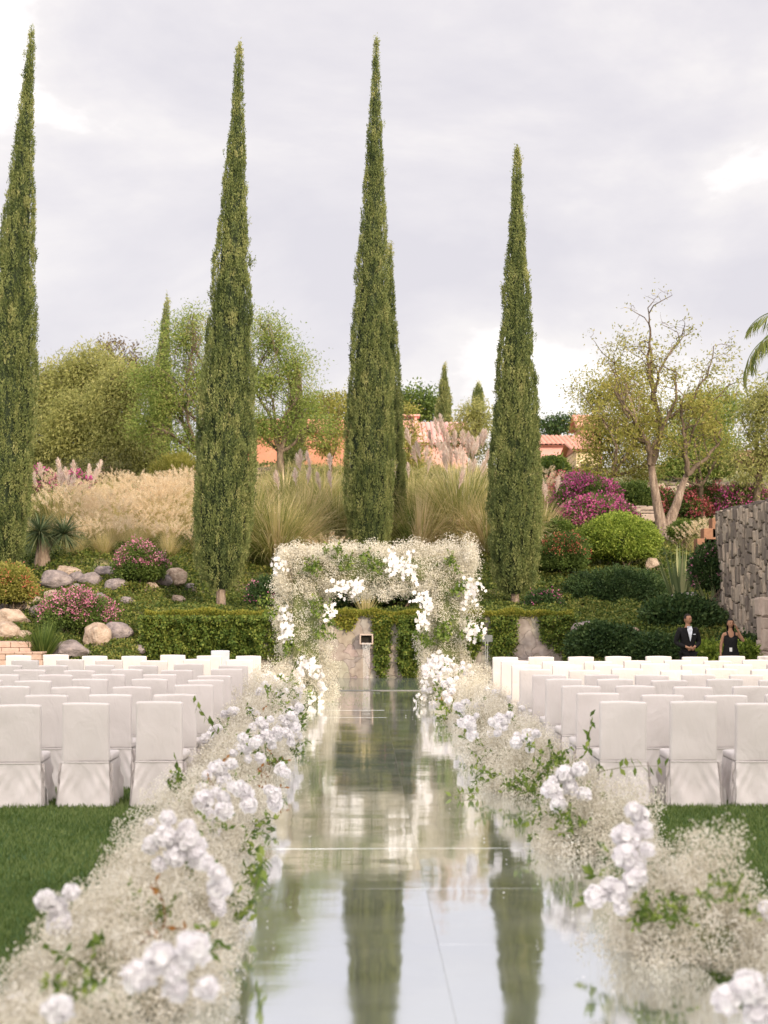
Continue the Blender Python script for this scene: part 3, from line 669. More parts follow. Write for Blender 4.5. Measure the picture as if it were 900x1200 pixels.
# rounded gable scroll on the pink house is its own wall ridge
house('far_pink_house', 'distant pink house with a long parapet right of the fourth cypress', xx(622,92), xx(690,92), 92, 99, 8.6, zt(521,92), zt(511,95.5), 'pink_wall', 'salmon_roof', windows=((0.4, .9, 1.0, 1.0),))
house('cream_house', 'small cream house partly hidden behind the yellow-green tree', xx(676,86), xx(704,86), 86, 91, 8.5, zt(527,86), zt(520,88.5), 'cream_wall', 'salmon_roof', windows=((-.2, .7, .5, .8),))
house('tower_house', 'square pinkish tower of a house with a dark opening behind the yellow-green tree', xx(681,98), xx(706,98), 98, 101, 9.0, zt(500,98), zt(487,99.5), 'salmon_roof', 'salmon_roof', windows=((0, 2.6, .8, .8),))
house('white_house', 'white garden building seen under the trees at the far right', xx(862,84), xx(935,84), 84, 92, 8.5, zt(540,84), zt(528,88), 'white_wall', 'salmon_roof', windows=((-1.5, .6, .9, .9), (1.0,.6,.9,.9)))
# hotel added unseen behind the camera to cast shade over the lawn
def shade_building():
    root = empty('shade_casting_building', (40, -44.5, 0), R(-28)); tag(root, 'large plain building added unseen behind the viewer to shade the lawn', 'building')
    W0, W1, H = -27, 27, 28.0
    obj('wall', box_me('wall', W0, W1, -12, 0, -.2, H), M['cream_wall'], root)
    obj('cornice', box_me('cornice', W0-.4, W1+.4, -12.4, .4, H+.002, H+.45), M['pale_wall'], root)
    bmf = bmesh.new()
    for s in range(7):
        for k in range(12):
            x = W0+3+k*4.3; z = 1.2+s*3.7
            w = obj('window', box_me('window', x-.75, x+.75, .003, .09, z-.1, z+1.9), M['frame'], root)
            obj('pane', box_me('pane', x-.62, x+.62, .092, .1, z, z+1.8), M['window'], w)
shade_building()
#PART3
# ------------------------------------------------------------------ vegetation builders
def tree_base(name, p, label, cat='tree', group=None):
    return tag(empty(name, p), label, cat, group)
def cyp_profile(t):
    return np.interp(t, [0,.02,.06,.13,.2,.31,.43,.52,.62,.73,.83,.9,.96,.985,1], [.02,.06,.10,.17,.26,.40,.56,.70,.86,.98,1.0,.95,.78,.55,.30])
def cypress(p, height, rmax, label, seed, nclus=5200, trunk=True, leaf=.10, gap=.0, lean=(0,0), group='tall cypresses', name='cypress_tree', mat='cypress'):
    root = tree_base(name, p, label, 'cypress', group)
    h0 = height*.03 if trunk else 0.0
    H = height-h0
    lx, ly = lean
    # near-black core: shade between the leaf clumps put into its colour
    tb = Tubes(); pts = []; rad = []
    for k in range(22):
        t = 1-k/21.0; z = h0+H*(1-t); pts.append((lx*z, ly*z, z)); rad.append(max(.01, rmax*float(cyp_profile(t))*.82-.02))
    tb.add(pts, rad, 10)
    lv = Leaves()
    w = np.linspace(0,1,400); pr = cyp_profile(w)+.06; cdf = np.cumsum(pr); cdf /= cdf[-1]
    n = int(nclus*1.5); t = np.interp(rng.random(n), cdf, w); a = rng.uniform(0, 2*np.pi, n); z = h0+H*(1-t)
    q = np.stack([np.cos(a)*1.1, np.sin(a)*1.1, z*.55], 1)
    nz1 = crown_noise(q, 1.0, 1, seed)
    ml = int(height*rmax*62*(.10/leaf)**1.2)+30; tl = np.interp(rng.random(ml), cdf, w); al = rng.uniform(0, 2*np.pi, ml); zl = h0+H*(1-tl)
    Rl = rmax*cyp_profile(tl); LP_ = np.stack([np.cos(al)*Rl, np.sin(al)*Rl, zl*.62], 1)
    Rr = rmax*cyp_profile(t); Q = np.stack([np.cos(a)*Rr, np.sin(a)*Rr, z*.62], 1)
    d2 = np.empty(n); near_ = np.empty(n, int)
    for i in range(0, n, 2000):
        D_ = np.linalg.norm(Q[i:i+2000,None,:]-LP_[None], axis=2); near_[i:i+2000] = D_.argmin(1); d2[i:i+2000] = D_.min(1)
    dl = .14*(leaf/.10); lump = np.sqrt(np.clip(1-(d2/dl)**2, 0, 1)); lsz = rng.uniform(.55,1.25,ml)[near_]
    r = Rr*(.88+.14*nz1) + (lump*.13*lsz-.02)*(leaf/.10)*np.clip(Rr/(.55*rmax), .25, 1)+rng.normal(size=n)*.012
    lc0 = np.where(t < .09, .30*(1-t/.09), 0)
    stray = rng.random(n) < .02; r += stray*rng.uniform(.03,.12,n)
    lc = rng.normal(0,.15,ml)[near_]+lc0
    C = np.stack([np.cos(a)*r+lx*z, np.sin(a)*r+ly*z, z], 1)
    O = np.stack([np.cos(a)*.42, np.sin(a)*.42, np.ones(n)*1.0], 1)+rng.normal(size=(n,3))*.24
    k = 13
    P = np.repeat(C, k, 0)+rng.normal(size=(n*k,3))*np.array([.020,.020,.085])*(leaf/.10)
    U = np.repeat(unit(O), k, 0)+rng.normal(size=(n*k,3))*.26
    cr_ = np.clip(np.repeat(rng.normal(.44,.12,n)+lc, k)+rng.normal(size=n*k)*.12, 0, 1)
    lv.add(P, U, rng.uniform(.5,1.1,n*k)*leaf*.8, leaf*.26, cr_)
    # bronze growth at the very tip
    cw = obj('crown', lv.build('crown'), M[mat], root)
    obj('dark_core', tb.build('dark_core'), M['cypress_core'], cw)
    if trunk:
        tb = Tubes(); tb.add([(0,0,-.3),(0.02,0,.1),(-.01,.01,h0+.6),(0,0,h0+2)], [rmax*.24,rmax*.17,rmax*.14,.05], 9)
        obj('trunk', tb.build('trunk'), M['bark_pale'], root)
    return root
def cypress_px(tip, base, Y, wpx, label, seed, **k):
    b = at(base[0], base[1], Y); t = at(tip[0], tip[1], Y)
    h = t.z-b.z; ln = ((t.x-b.x)/h, 0)
    return cypress((b.x, Y, b.z), h, wpx/2*Y/F_PX, label, seed, lean=ln, **k)
cypress_px((37,38), (-6,672), 42, 72, 'very tall slim cypress cut by the left edge of the photo', 11, trunk=False)
cypress_px((281,55), (258,710), 40, 68, 'very tall slim cypress with a bare pale trunk foot, left of the flower arch', 22)
cypress_px((441,48), (431,668), 45, 56, 'tallest slim cypress rising right behind the flower arch', 33, trunk=False)
cypress_px((457,288), (451,650), 47.5, 44, 'shaded narrow cypress half hidden behind the tallest one', 44, nclus=3200, trunk=False)
cypress_px((606,176), (603,712), 41, 60, 'tall slim cypress standing alone right of the flower arch', 55)
cypress_px((196,348), (182,585), 70, 22, 'distant thin cypress between the olive-green trees at left', 66, nclus=1500, trunk=False, leaf=.16, group='distant small cypresses')
cypress_px((348,428), (344,548), 73, 20, 'distant dark cypress behind the feathery tree, by the orange house', 77, nclus=1300, trunk=False, leaf=.16, group='distant small cypresses')
cypress_px((521,428), (519,512), 95, 12, 'small distant cypress beside the pink house', 88, nclus=700, trunk=False, leaf=.18, group='distant small cypresses')
cypress_px((561,449), (560,480), 120, 7, 'tiniest cypress tip on the skyline left of the fourth tall cypress', 99, nclus=300, trunk=False, leaf=.2, group='distant small cypresses')

def ell_pts(n, c, r, shell=.55):
    d = rand_unit(n); rad = (shell+(1-shell)*rng.random(n))**1.0
    return np.array(c)+d*np.array(r)*rad[:,None]
def branch(tb, a, b, r0, r1, rr, wob=.08, seg=6, sides=7):
    a = Vector(a); b = Vector(b); Lb = (b-a).length; pts = []; rad = []
    o1 = Vector((rr.gauss(0,1), rr.gauss(0,1), rr.gauss(0,.5)))*wob*Lb; o2 = Vector((rr.gauss(0,1), rr.gauss(0,1), rr.gauss(0,.5)))*wob*Lb*.5
    for i in range(seg+1):
        f = i/seg; p = a.lerp(b, f)+o1*math.sin(f*math.pi)+o2*math.sin(2*f*math.pi); p.z += Lb*.06*math.sin(f*math.pi)
        pts.append(p); rad.append(r0*(1-f)+r1*f)
    tb.add(pts, rad, sides); return pts
def broad_tree(name, p, label, lobes, trunk_r, fork_z, mat, seed, leaf=.1, leafw=.05, per=14, dens=60, droop=.0, bark='bark', trunks=1, cat='tree', group=None, spread=.28, shell=.45, trunk_lean=(0,0), twigs=4):
    """lobes: (x,y,z,rx,ry,rz,density) relative to the foot"""
    root = tree_base(name, p, label, cat, group); rr = random.Random(seed)
    tb = Tubes(); fk = Vector((trunk_lean[0], trunk_lean[1], fork_z))
    branch(tb, (0,0,-.3), fk, trunk_r*1.25, trunk_r*.85, rr, .04, 6, 10)
    lv = Leaves(); wood = Tubes()
    for (x, y, z, rx, ry, rz, dn) in lobes:
        tip = Vector((x, y, z)); st = fk if z > fork_z else fk*.7
        limb = branch(wood, st, tip, trunk_r*.55, trunk_r*.12, rr, .10, 7, 7)
        n = int(dens*dn*(rx*ry+ry*rz+rx*rz)); 
        C = ell_pts(n, (x,y,z), (rx,ry,rz), shell)
        C += crown_noise(C, .9, .35*min(rx,rz), seed)[:,None]*unit(C-np.array([x,y,z]))
        for j in range(min(n, twigs*3)):
            q = Vector(C[j]); s = limb[rr.randint(2, len(limb)-1)]
            branch(wood, s, q, trunk_r*.16, .012, rr, .12, 5, 4)
        P = np.repeat(C, per, 0)+rng.normal(size=(n*per,3))*spread*np.array([1,1,.7])
        if droop: 
            s = rng.random(n*per); P[:,2] -= s*droop
        U = rng.normal(size=(n*per,3)); U[:,2] -= droop*1.5
        U += unit(P-np.array([x,y,z]))*.6
        rn = np.clip(np.repeat(rng.normal(.48,.18,n), per)+rng.normal(size=n*per)*.12, 0, 1)
        lv.add(P, U, rng.uniform(.6,1.3,n*per)*leaf, leafw, rn)
    tk = obj('trunk', tb.build('trunk'), M[bark], root)
    obj('limbs', wood.build('limbs'), M[bark], tk)
    obj('crown', lv.build('crown'), M[mat], root)
    return root
def px_lobes(p, Y, items):
    """items: (px,py,rxpx,rypx,dens,[dy]) -> lobes relative to p"""
    res = []; s = Y/F_PX
    for it in items:
        q = at(it[0], it[1], Y); dy = it[5] if len(it) > 5 else 0
        res.append((q.x-p[0], dy, q.z-p[2], it[2]*s, max(it[2],it[3])*s*.8, it[3]*s, it[4]))
    return res
def gtree(name, px, py, Y, items, label, trunk_r, fork_px, mat, seed, **k):
    b = at(px, py, Y); b.z = tz(b.x, Y); f = at(px, fork_px, Y)
    return broad_tree(name, (b.x, Y, b.z), label, px_lobes(b, Y, items), trunk_r, f.z-b.z, mat, seed, **k)
# pepper / olive trees at left
gtree('pepper_tree', 78, 560, 70, [(70,455,42,38,1),(105,430,34,30,1),(50,500,30,35,1),(100,500,42,40,1,-2),(60,540,40,25,.8)], 'large olive-green pepper tree right of the cypress at the left edge', .3, 520, 'pepper', 1, dens=66, leaf=.20, leafw=.06, per=26, droop=.5, spread=.36, shell=.55, group='broad trees across the back')
gtree('pepper_tree', 132, 565, 67, [(130,480,32,45,1),(150,450,26,30,.8),(135,530,40,35,1),(160,520,24,30,1)], 'dusky olive-green pepper tree beside the distant thin cypress', .3, 530, 'pepper', 2, dens=62, leaf=.20, leafw=.06, per=26, droop=.5, spread=.36, shell=.55, group='broad trees across the back')
gtree('brown_topped_tree', 150, 540, 90, [(127,410,10,18,1),(152,420,14,16,1),(140,440,30,20,1),(165,445,18,25,1)], 'distant brownish tree top showing above the olive-green trees', .3, 480, 'brown_leaf', 3, dens=16, leaf=.25, leafw=.09, per=14, spread=.4, group='broad trees across the back')
gtree('dark_shrub_tree', 120, 572, 64, [(120,548,38,18,1),(85,552,20,14,.8)], 'dark twiggy undergrowth below the olive-green trees at left', .08, 560, 'pepper_dark', 4, dens=22, leaf=.18, leafw=.06, per=14, spread=.3)
# feathery trees either side of the second cypress
fe = dict(leaf=.13, leafw=.045, per=26, spread=.36, shell=.1, dens=74, twigs=5)
gtree('feathery_tree', 236, 575, 62, [(215,400,34,34,.55),(180,440,32,26,.6),(200,470,42,32,.8),(170,500,24,20,.7),(235,450,26,40,.6),(225,375,20,18,.4),(215,520,32,24,.6)], 'airy feathery-leaved tree with drooping fronds left of the second cypress', .16, 535, 'jaca', 5, group='feathery trees', **fe)
gtree('feathery_tree', 328, 548, 64, [(320,400,32,30,.5),(345,430,30,30,.55),(310,450,26,36,.6),(355,470,24,26,.5),(330,500,38,20,.5),(305,380,20,16,.4),(375,500,26,26,.35),(300,500,18,30,.5)], 'airy feathery-leaved tree in front of the orange house right of the second cypress', .16, 530, 'jaca', 6, group='feathery trees', **fe)
gtree('yellow_leaved_shrub', 388, 548, 66, [(395,500,22,18,.6),(385,525,28,20,.6),(385,470,26,16,.4)], 'loose yellow-green shrub against the orange house wall', .07, 540, 'yellowgreen', 7, dens=60, leaf=.14, leafw=.06, per=16, spread=.22, shell=.2)
gtree('yellow_leaved_shrub', 478, 545, 66, [(478,510,18,20,.9),(485,535,20,16,1),(474,480,16,14,.5)], 'loose yellowing shrub between the third cypress and the pink house', .07, 540, 'yellowgreen', 8, dens=60, leaf=.14, leafw=.06, per=16, spread=.22, shell=.2)
gtree('round_tree', 490, 520, 100, [(488,472,26,22,1),(505,480,16,18,1),(472,478,14,16,1)], 'rounded green tree behind the pink house', .25, 500, 'bush', 9, dens=26, leaf=.26, leafw=.14, per=14, spread=.35, group='broad trees across the back')
gtree('round_tree', 385, 510, 105, [(400,478,30,16,1),(370,482,26,16,.8)], 'distant pale green tree above the orange roof', .25, 500, 'yellowgreen', 10, dens=22, leaf=.26, leafw=.12, per=14, spread=.35, group='broad trees across the back')
gtree('willowy_tree', 556, 530, 84, [(555,495,22,22,1),(560,480,15,14,1),(545,515,20,16,1)], 'small yellowish willowy tree left of the fourth tall cypress', .15, 515, 'pepper', 11, dens=60, leaf=.22, leafw=.06, per=16, droop=.4, spread=.3, group='broad trees across the back')
gtree('dark_shrub_tree', 530, 540, 76, [(528,522,16,14,1),(560,528,24,14,1)], 'dark shrub under the small distant cypress', .07, 530, 'pepper_dark', 12, dens=26, leaf=.2, leafw=.07, per=12, spread=.25)
gtree('round_tree', 655, 520, 125, [(650,498,16,12,1),(668,496,12,10,1),(640,503,12,10,1)], 'far-off dark tree tops right of the fourth tall cypress', .25, 510, 'dark', 13, dens=22, leaf=.3, leafw=.15, per=14, spread=.4, group='broad trees across the back')
# right hand trees
gtree('pepper_tree', 716, 585, 60, [(705,455,30,28,.8),(735,445,26,24,.7),(700,500,26,30,.8),(730,510,30,36,.9),(755,480,22,30,.6),(700,545,26,24,.8),(750,545,26,22,.7)], 'yellow-green pepper tree with several thin trunks left of the forked tree', .15, 560, 'yellowgreen', 14, dens=56, leaf=.17, leafw=.05, per=20, droop=.4, spread=.28, shell=.45, bark='bark_pale', group='broad trees across the back')
gtree('pepper_tree', 842, 585, 66, [(820,485,30,28,1),(850,470,26,22,1),(835,520,40,30,1),(800,530,26,26,.9),(790,500,22,24,.7)], 'green pepper tree filling the gap behind the forked tree at right', .2, 560, 'jaca', 15, dens=56, leaf=.17, leafw=.06, per=20, droop=.4, spread=.3, shell=.5, group='broad trees across the back')
gtree('pepper_tree', 890, 590, 55, [(890,480,28,32,1),(900,520,30,34,1),(870,540,20,26,.7),(905,460,24,20,1)], 'dusky drooping pepper tree at the right edge of the photo', .16, 560, 'pepper', 16, dens=54, leaf=.17, leafw=.05, per=20, droop=.5, spread=.28, shell=.5, bark='bark', group='broad trees across the back')
# the forked tree
def forked_tree():
    Y = 52; b = at(777, 640, Y); b.z = tz(b.x, Y); s = Y/F_PX
    root = tree_base('forked_tree', b, 'rugged tree with a thick pale forked trunk and sparse half-bare crown at right', 'tree')
    rr = random.Random(21); W = lambda px, py, dy=0: Vector((at(px,py,Y).x-b.x, dy, at(px,py,Y).z-b.z))
    t1 = Tubes()
    t1.add([(0,0,-.3), W(779,628), W(781,614)], [.44,.34,.26], 11)
    t1.add([W(777,625), W(770,590), W(765,560), W(763,545)], [.23,.17,.14,.12], 10)
    t1.add([W(781,622,.1), W(794,590,.1), W(800,570,.15), W(806,556,.2)], [.23,.16,.13,.10], 10)
    tk = obj('trunk', t1.build('trunk'), M['bark_pale'], root)
    w = Tubes(); tips = []
    main = [((763,545),(758,520),(735,490),(715,460),.13), ((763,545),(775,500),(768,460),(765,400),.15), ((763,545),(765,520),(785,480),(788,440),.10),
            ((806,556),(802,530),(796,500),(792,470),.11), ((806,556),(825,540),(845,520),(850,495),.09), ((768,460),(775,430),(795,400),(803,388),.06), ((765,470),(757,420),(758,390),(752,368),.07),
            ((785,490),(810,470),(830,440),(838,405),.06), ((802,530),(815,500),(835,470),(855,450),.05), ((758,520),(728,505),(710,500),(695,480),.06), ((735,490),(725,460),(722,430),(716,420),.05)]
    for *pp, r in main:
        dy = rr.uniform(-1.2, 1.2)
        pts = [W(*pp[0])] + [W(q[0], q[1], dy*(i+1)/3) for i, q in enumerate(pp[1:])]
        # refine
        ref = []
        for a, c in zip(pts[:-1], pts[1:]):
            for k in range(4): ref.append(a.lerp(c, k/4)+Vector((rr.gauss(0,.04), rr.gauss(0,.04), 0)))
        ref.append(pts[-1]); n = len(ref)
        w.add(ref, [r*(1-.75*i/(n-1)) for i in range(n)], 7)
        for i in range(3, n, 1):
            if rr.random() < .75:
                d = Vector((rr.gauss(0,1), rr.gauss(0,1), abs(rr.gauss(0,.9))+.2)).normalized()*rr.uniform(.5,1.5)
                e_ = ref[i]+d; branch(w, ref[i], e_, r*.25+.006, .006, rr, .12, 4, 4); tips.append((e_, ref[i].z))
                for q in range(3):
                    d2 = Vector((rr.gauss(0,1), rr.gauss(0,1), rr.gauss(0.3,.7))).normalized()*rr.uniform(.25,.7)
                    m_ = ref[i].lerp(e_, rr.uniform(.4,1)); branch(w, m_, m_+d2, .010, .004, rr, .1, 3, 3); tips.append((m_+d2, ref[i].z))
    obj('limbs', w.build('limbs'), M['bark'], tk)
    lv = Leaves(); zmax = W(760,365).z
    for p, z0 in tips:
        f = p.z/zmax; n = int(150*(1-f)**1.0)+10 if f < .93 else 6
        n = int(n*.6); P = np.array(p)+rng.normal(size=(n,3))*np.array([.22,.22,.18])
        lv.add(P, rng.normal(size=(n,3)), rng.uniform(.08,.16,n), .05, np.clip(rng.normal(.5,.2,n),0,1))
    obj('crown', lv.build('crown'), M['yellowgreen'], root)
forked_tree()
gtree('feathery_tree', 822, 600, 56, [(825,500,26,24,.8),(845,530,30,24,.8),(815,545,24,18,.6),(790,560,20,14,.4)], 'low green feathery tree right of the forked trunk', .1, 570, 'jaca', 18, group='feathery trees', leaf=.13, leafw=.045, per=16, spread=.26, shell=.2, dens=26, twigs=5)
# trees off to the right that shade the lower right garden
for i, (x, y, h, r) in enumerate(((13.6,20.5,6.3,2.4),(13.2,25.0,7.2,2.6),(13.4,29.8,7.0,2.6))):
    broad_tree('shade_tree', (x,y,0), ('smallest','middle','farthest')[i]+' dense leafy tree beyond the stone wall, outside the photograph on the right', [(0,0,h*.68,r,r,h*.30,1),(.8,.6,h*.5,r*.8,r*.8,h*.25,1),(-.6,-.7,h*.55,r*.8,r*.8,h*.28,1)], .18, h*.35, 'dark', 30+i, dens=24, leaf=.22, leafw=.12, per=16, spread=.3, group='trees beyond the stone wall')

# palm whose fronds reach in at the right edge
def palm(p, h, label, nf=20, Lf=2.5, seed=5):
    root = tag(empty('palm_tree', p), label, 'palm tree'); rr = random.Random(seed)
    tb = Tubes(); tb.add([(0,0,-.2),(0,0,.4),(.03,0,h*.5),(0,0,h)], [.26,.2,.16,.15], 10); tk = obj('trunk', tb.build('trunk'), M['bark'], root)
    for i in range(nf):
        a = 2*math.pi*i/nf*2.4+rr.uniform(-.2,.2); el = rr.uniform(-.1, 1.15); L_ = Lf*rr.uniform(.85,1.1)
        lv = Leaves(); tb = Tubes(); pts = []; n = 22; ang = el; q = Vector((0,0,h)); d = Vector((math.cos(a), math.sin(a), 0))
        for k in range(n+1):
            pts.append(q.copy()); q = q + (d*math.cos(ang)+Vector((0,0,1))*math.sin(ang))*L_/n; ang -= .085+.02*k/n*2
        tb.add(pts, [.025*(1-k/(n+.5))+.004 for k in range(n+1)], 4)
        B = []; U = []
        for k in range(3, n+1):
            for s in (-1, 1):
                for j in range(3):
                    sd = d.cross(Vector((0,0,1)))*s; f = k/n
                    B.append(pts[k-1].lerp(pts[k], j/3)); U.append(sd*.8+(pts[k]-pts[k-1]).normalized()*.55+Vector((0,0,-.75-rr.random()*.5)))
        B = np.array([tuple(b) for b in B]); U = np.array([tuple(u) for u in U]); f = np.linspace(0,1,len(B))
        lv.add(B, U, .62*np.sin(np.pi*(.12+.83*f))+.12, .032, bend=.05)
        fr = obj('frond', lv.build('frond'), M['palm'], root); obj('rachis', tb.build('rachis'), M['palm'], fr)
pq = at(964, 384, 34.5); palm((pq.x, 34.5, 0), pq.z-.2, 'palm tree whose arching fronds reach in at the right edge above the trees')

# ------------------------------------------------------------------ bushes
def bush(name, p, r, label, mat, seed, cat='bush', n=900, per=14, leaf=.07, leafw=.04, flowers=None, stems=7, flat=.0, shell=.72, spread=.07, group=None, up=.2, z0=.0, skirt=.15, squash=0):
    """r = (rx,ry,rz) half sizes; foot at p"""
    root = tag(empty(name, p), label, cat, group); rx, ry, rz = r; rr = random.Random(seed)
    c = np.array([0,0,rz*(1+z0)])
    d = rand_unit(n); d[:,2] = np.where(d[:,2] < -skirt-.2, d[:,2]*.3-.2*rng.random(n), d[:,2])
    if squash: d = unit(np.sign(d)*np.abs(d)**squash)
    nz_ = crown_noise(d*np.array([1,1,1]), 1.6, 1, seed)+.6*crown_noise(d, 3.7, 1, seed+9)
    rad = np.where(rng.random(n) < .7, 1.0, rng.uniform(shell*.6, .95, n))*(.92+.22*nz_)
    if squash: rad = rad*(1.0/np.maximum(np.abs(d).max(1), .72))*.85
    C = c+d*np.array(r)*rad[:,None]; C[:,2] = np.maximum(C[:,2], .03)
    P = np.repeat(C, per, 0)+rng.normal(size=(n*per,3))*spread
    U = np.repeat(d, per, 0)*.8+rng.normal(size=(n*per,3))*.6; U[:,2] += up
    rn = np.clip(np.repeat(rng.normal(.45,.18,n), per)+rng.normal(size=n*per)*.13, 0, 1)
    lv = Leaves(); lv.add(P, U, rng.uniform(.6,1.25,n*per)*leaf, leafw, rn)
    cw = obj('foliage', lv.build('foliage'), M[mat], root)
    # dense inner
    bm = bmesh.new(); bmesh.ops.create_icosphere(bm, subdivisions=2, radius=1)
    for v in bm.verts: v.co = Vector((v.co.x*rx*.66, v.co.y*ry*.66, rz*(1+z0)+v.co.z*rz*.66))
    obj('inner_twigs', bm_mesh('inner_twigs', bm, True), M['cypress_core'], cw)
    tb = Tubes()
    for k in range(stems):
        a = rr.uniform(0, 6.28); q = Vector((math.cos(a)*rx*.55, math.sin(a)*ry*.55, rz*(.9+z0)))
        branch(tb, (rr.uniform(-.08,.08)*rx, rr.uniform(-.08,.08)*ry, -.15), q, .035, .012, rr, .12, 5, 5)
    obj('stems', tb.build('stems'), M['bark'], root)
    if flowers:
        fm, frac, fs = flowers[:3]; top = flowers[3] if len(flowers) > 3 else -.3
        sel = np.where((d[:,2] > top) & (crown_noise(d, 2.1, 1, seed+3) > -.15) & (rad > .85))[0]
        rng.shuffle(sel); sel = sel[:int(n*frac)]
        m_ = len(sel); k = 9
        Pf = np.repeat(C[sel]+d[sel]*.05, k, 0)+rng.normal(size=(m_*k,3))*spread*.9
        Uf = np.repeat(d[sel], k, 0)+rng.normal(size=(m_*k,3))*.8
        lf = Leaves(); lf.add(Pf, Uf, fs, fs*.8); obj('flowers', lf.build('flowers'), M[fm], root)
    return root
def pbush(name, cx, x0, x1, y0, y1, Y, label, mat, seed, rfrac=.9, **k):
    """bush covering photo columns x0..x1, rows y0..y1 at depth Y"""
    s = Y/F_PX; b = at((x0+x1)/2, y1, Y); g_ = tz(b.x, Y)
    rx = (x1-x0)/2*s; rz = (y1-y0)/2*s; bz = b.z
    if bz > g_+.02 and k.get('z0', 0) == 0: k['z0'] = 0
    k['z0'] = (bz-g_)/rz if bz > g_ else k.get('z0', 0)
    return bush(name, (b.x, Y, min(bz, g_) if bz < g_ else g_), (rx, rx*rfrac, rz), label, mat, seed, **k)
pbush('round_bush', 0, 680, 769, 603, 672, 46.5, 'big rounded bright green bush below the forked tree', 'lime', 1, n=2600, per=16, leaf=.075, leafw=.045, spread=.075)
pbush('flat_topped_shrub', 0, 664, 783, 668, 722, 42.5, 'wide dark green cloud-pruned shrub on bare stems in front of the bright round bush', 'dark', 2, n=2600, per=16, leaf=.08, leafw=.035, rfrac=.6, stems=11, spread=.07)
pbush('layered_shrub', 0, 750, 848, 704, 756, 37.5, 'spreading dusky green shrub behind the two standing people', 'dark', 3, n=1400, per=12, leaf=.12, leafw=.07, rfrac=.6, spread=.08)
pbush('flowering_shrub', 0, 808, 872, 640, 706, 38.6, 'dark shrub with a few pink flowers against the tall stone wall', 'dark', 4, n=1300, per=13, leaf=.09, leafw=.05, flowers=('pink', .03, .06), rfrac=.6)
B = 'bougainvillea and flowering bushes'
pbush('bougainvillea', 0, 646, 726, 560, 622, 57, 'magenta bougainvillea heap between the fourth cypress and the forked tree', 'bush', 5, n=1900, per=12, leaf=.09, leafw=.055, flowers=('magenta', .33, .09), spread=.1, group=B)
pbush('bougainvillea', 0, 660, 745, 582, 632, 54, 'lower pink-magenta bougainvillea mound just behind the bright round bush', 'bush', 6, n=1500, per=12, leaf=.09, leafw=.055, flowers=('magenta', .30, .09), spread=.1, group=B)
pbush('bougainvillea', 0, 645, 712, 553, 590, 61, 'coral-pink bougainvillea top against the dark palm leaves', 'bush', 7, n=900, per=12, leaf=.09, leafw=.055, flowers=('pinkred', .36, .10), spread=.1, group=B)
pbush('bougainvillea', 0, 792, 858, 568, 622, 57, 'coral and pink bougainvillea right of the forked trunk', 'bush', 8, n=1700, per=12, leaf=.09, leafw=.055, flowers=('pinkred', .34, .09), spread=.1, group=B)
pbush('bougainvillea', 0, 842, 905, 570, 612, 56, 'pink bougainvillea above the tall stone wall at the right edge', 'bush', 9, n=1200, per=12, leaf=.09, leafw=.055, flowers=('magenta', .25, .09), spread=.1, group=B)
pbush('bougainvillea', 0, 752, 800, 575, 625, 58, 'red-pink flowering bush seen through the fork of the rugged tree', 'bush', 10, n=900, per=12, leaf=.09, leafw=.055, flowers=('pinkred', .2, .09), spread=.1, group=B)
pbush('grey_green_bush', 0, 722, 764, 566, 606, 57.5, 'grey-green leafy bush just left of the forked trunk', 'bush', 11, n=900, per=12, leaf=.1, leafw=.06, spread=.08)
pbush('red_flowered_bush', 0, 626, 690, 626, 682, 45, 'green bush with tangled stems and red flowers right of the fourth cypress', 'bush', 12, n=1300, per=13, leaf=.07, leafw=.045, flowers=('redfl', .07, .055, .1), stems=16, z0=0, group=B)
pbush('pink_flowered_bush', 0, 135, 193, 640, 692, 42, 'rounded pink-topped flowering bush among the rocks at left', 'bush', 13, n=1300, per=13, leaf=.07, leafw=.045, flowers=('pink', .16, .055, .15), group=B)
pbush('pink_flowered_bush', 0, 52, 128, 694, 748, 37.6, 'low bush covered with mauve-pink flowers above the near left rocks', 'bush', 14, n=1500, per=13, leaf=.06, leafw=.04, flowers=('pink', .32, .05, -.1), group=B)
pbush('red_flowered_bush', 0, -20, 40, 662, 718, 39, 'yellow-green bush with small red flowers at the left edge', 'yellowgreen', 15, n=1300, per=13, leaf=.07, leafw=.04, flowers=('redfl', .07, .05), group=B)
pbush('bougainvillea', 0, 64, 108, 556, 586, 58, 'magenta bougainvillea above the dry grass right of the left-edge cypress', 'bush', 16, n=700, per=12, leaf=.09, leafw=.05, flowers=('magenta', .4, .09), spread=.1, group=B)
pbush('bougainvillea', 0, 34, 62, 552, 580, 59, 'small magenta bougainvillea touching the left-edge cypress', 'bush', 17, n=400, per=12, leaf=.09, leafw=.05, flowers=('magenta', .3, .09), spread=.1, group=B)
pbush('red_flowered_bush', 0, 140, 215, 570, 594, 59, 'low bush dotted with red flowers at the top of the dry grass field', 'bush', 18, n=900, per=12, leaf=.08, leafw=.05, flowers=('redfl', .12, .08), spread=.09, group=B)
pbush('grey_green_bush', 0, 180, 236, 535, 580, 61, 'soft grassy green bush left of the second cypress above the dry grass', 'yellowgreen', 19, n=900, per=14, leaf=.2, leafw=.03, spread=.1, up=.6)
pbush('pink_flowered_bush', 0, 292, 334, 680, 712, 38.5, 'small dark bush with pink flowers left of the flower arch', 'dark', 20, n=700, per=12, leaf=.07, leafw=.045, flowers=('pink', .06, .05), group=B)
pbush('dark_bush', 0, 378, 440, 672, 712, 39.0, 'dark leafy bush seen through the left half of the flower arch', 'dark', 21, n=900, per=12, leaf=.10, leafw=.06)
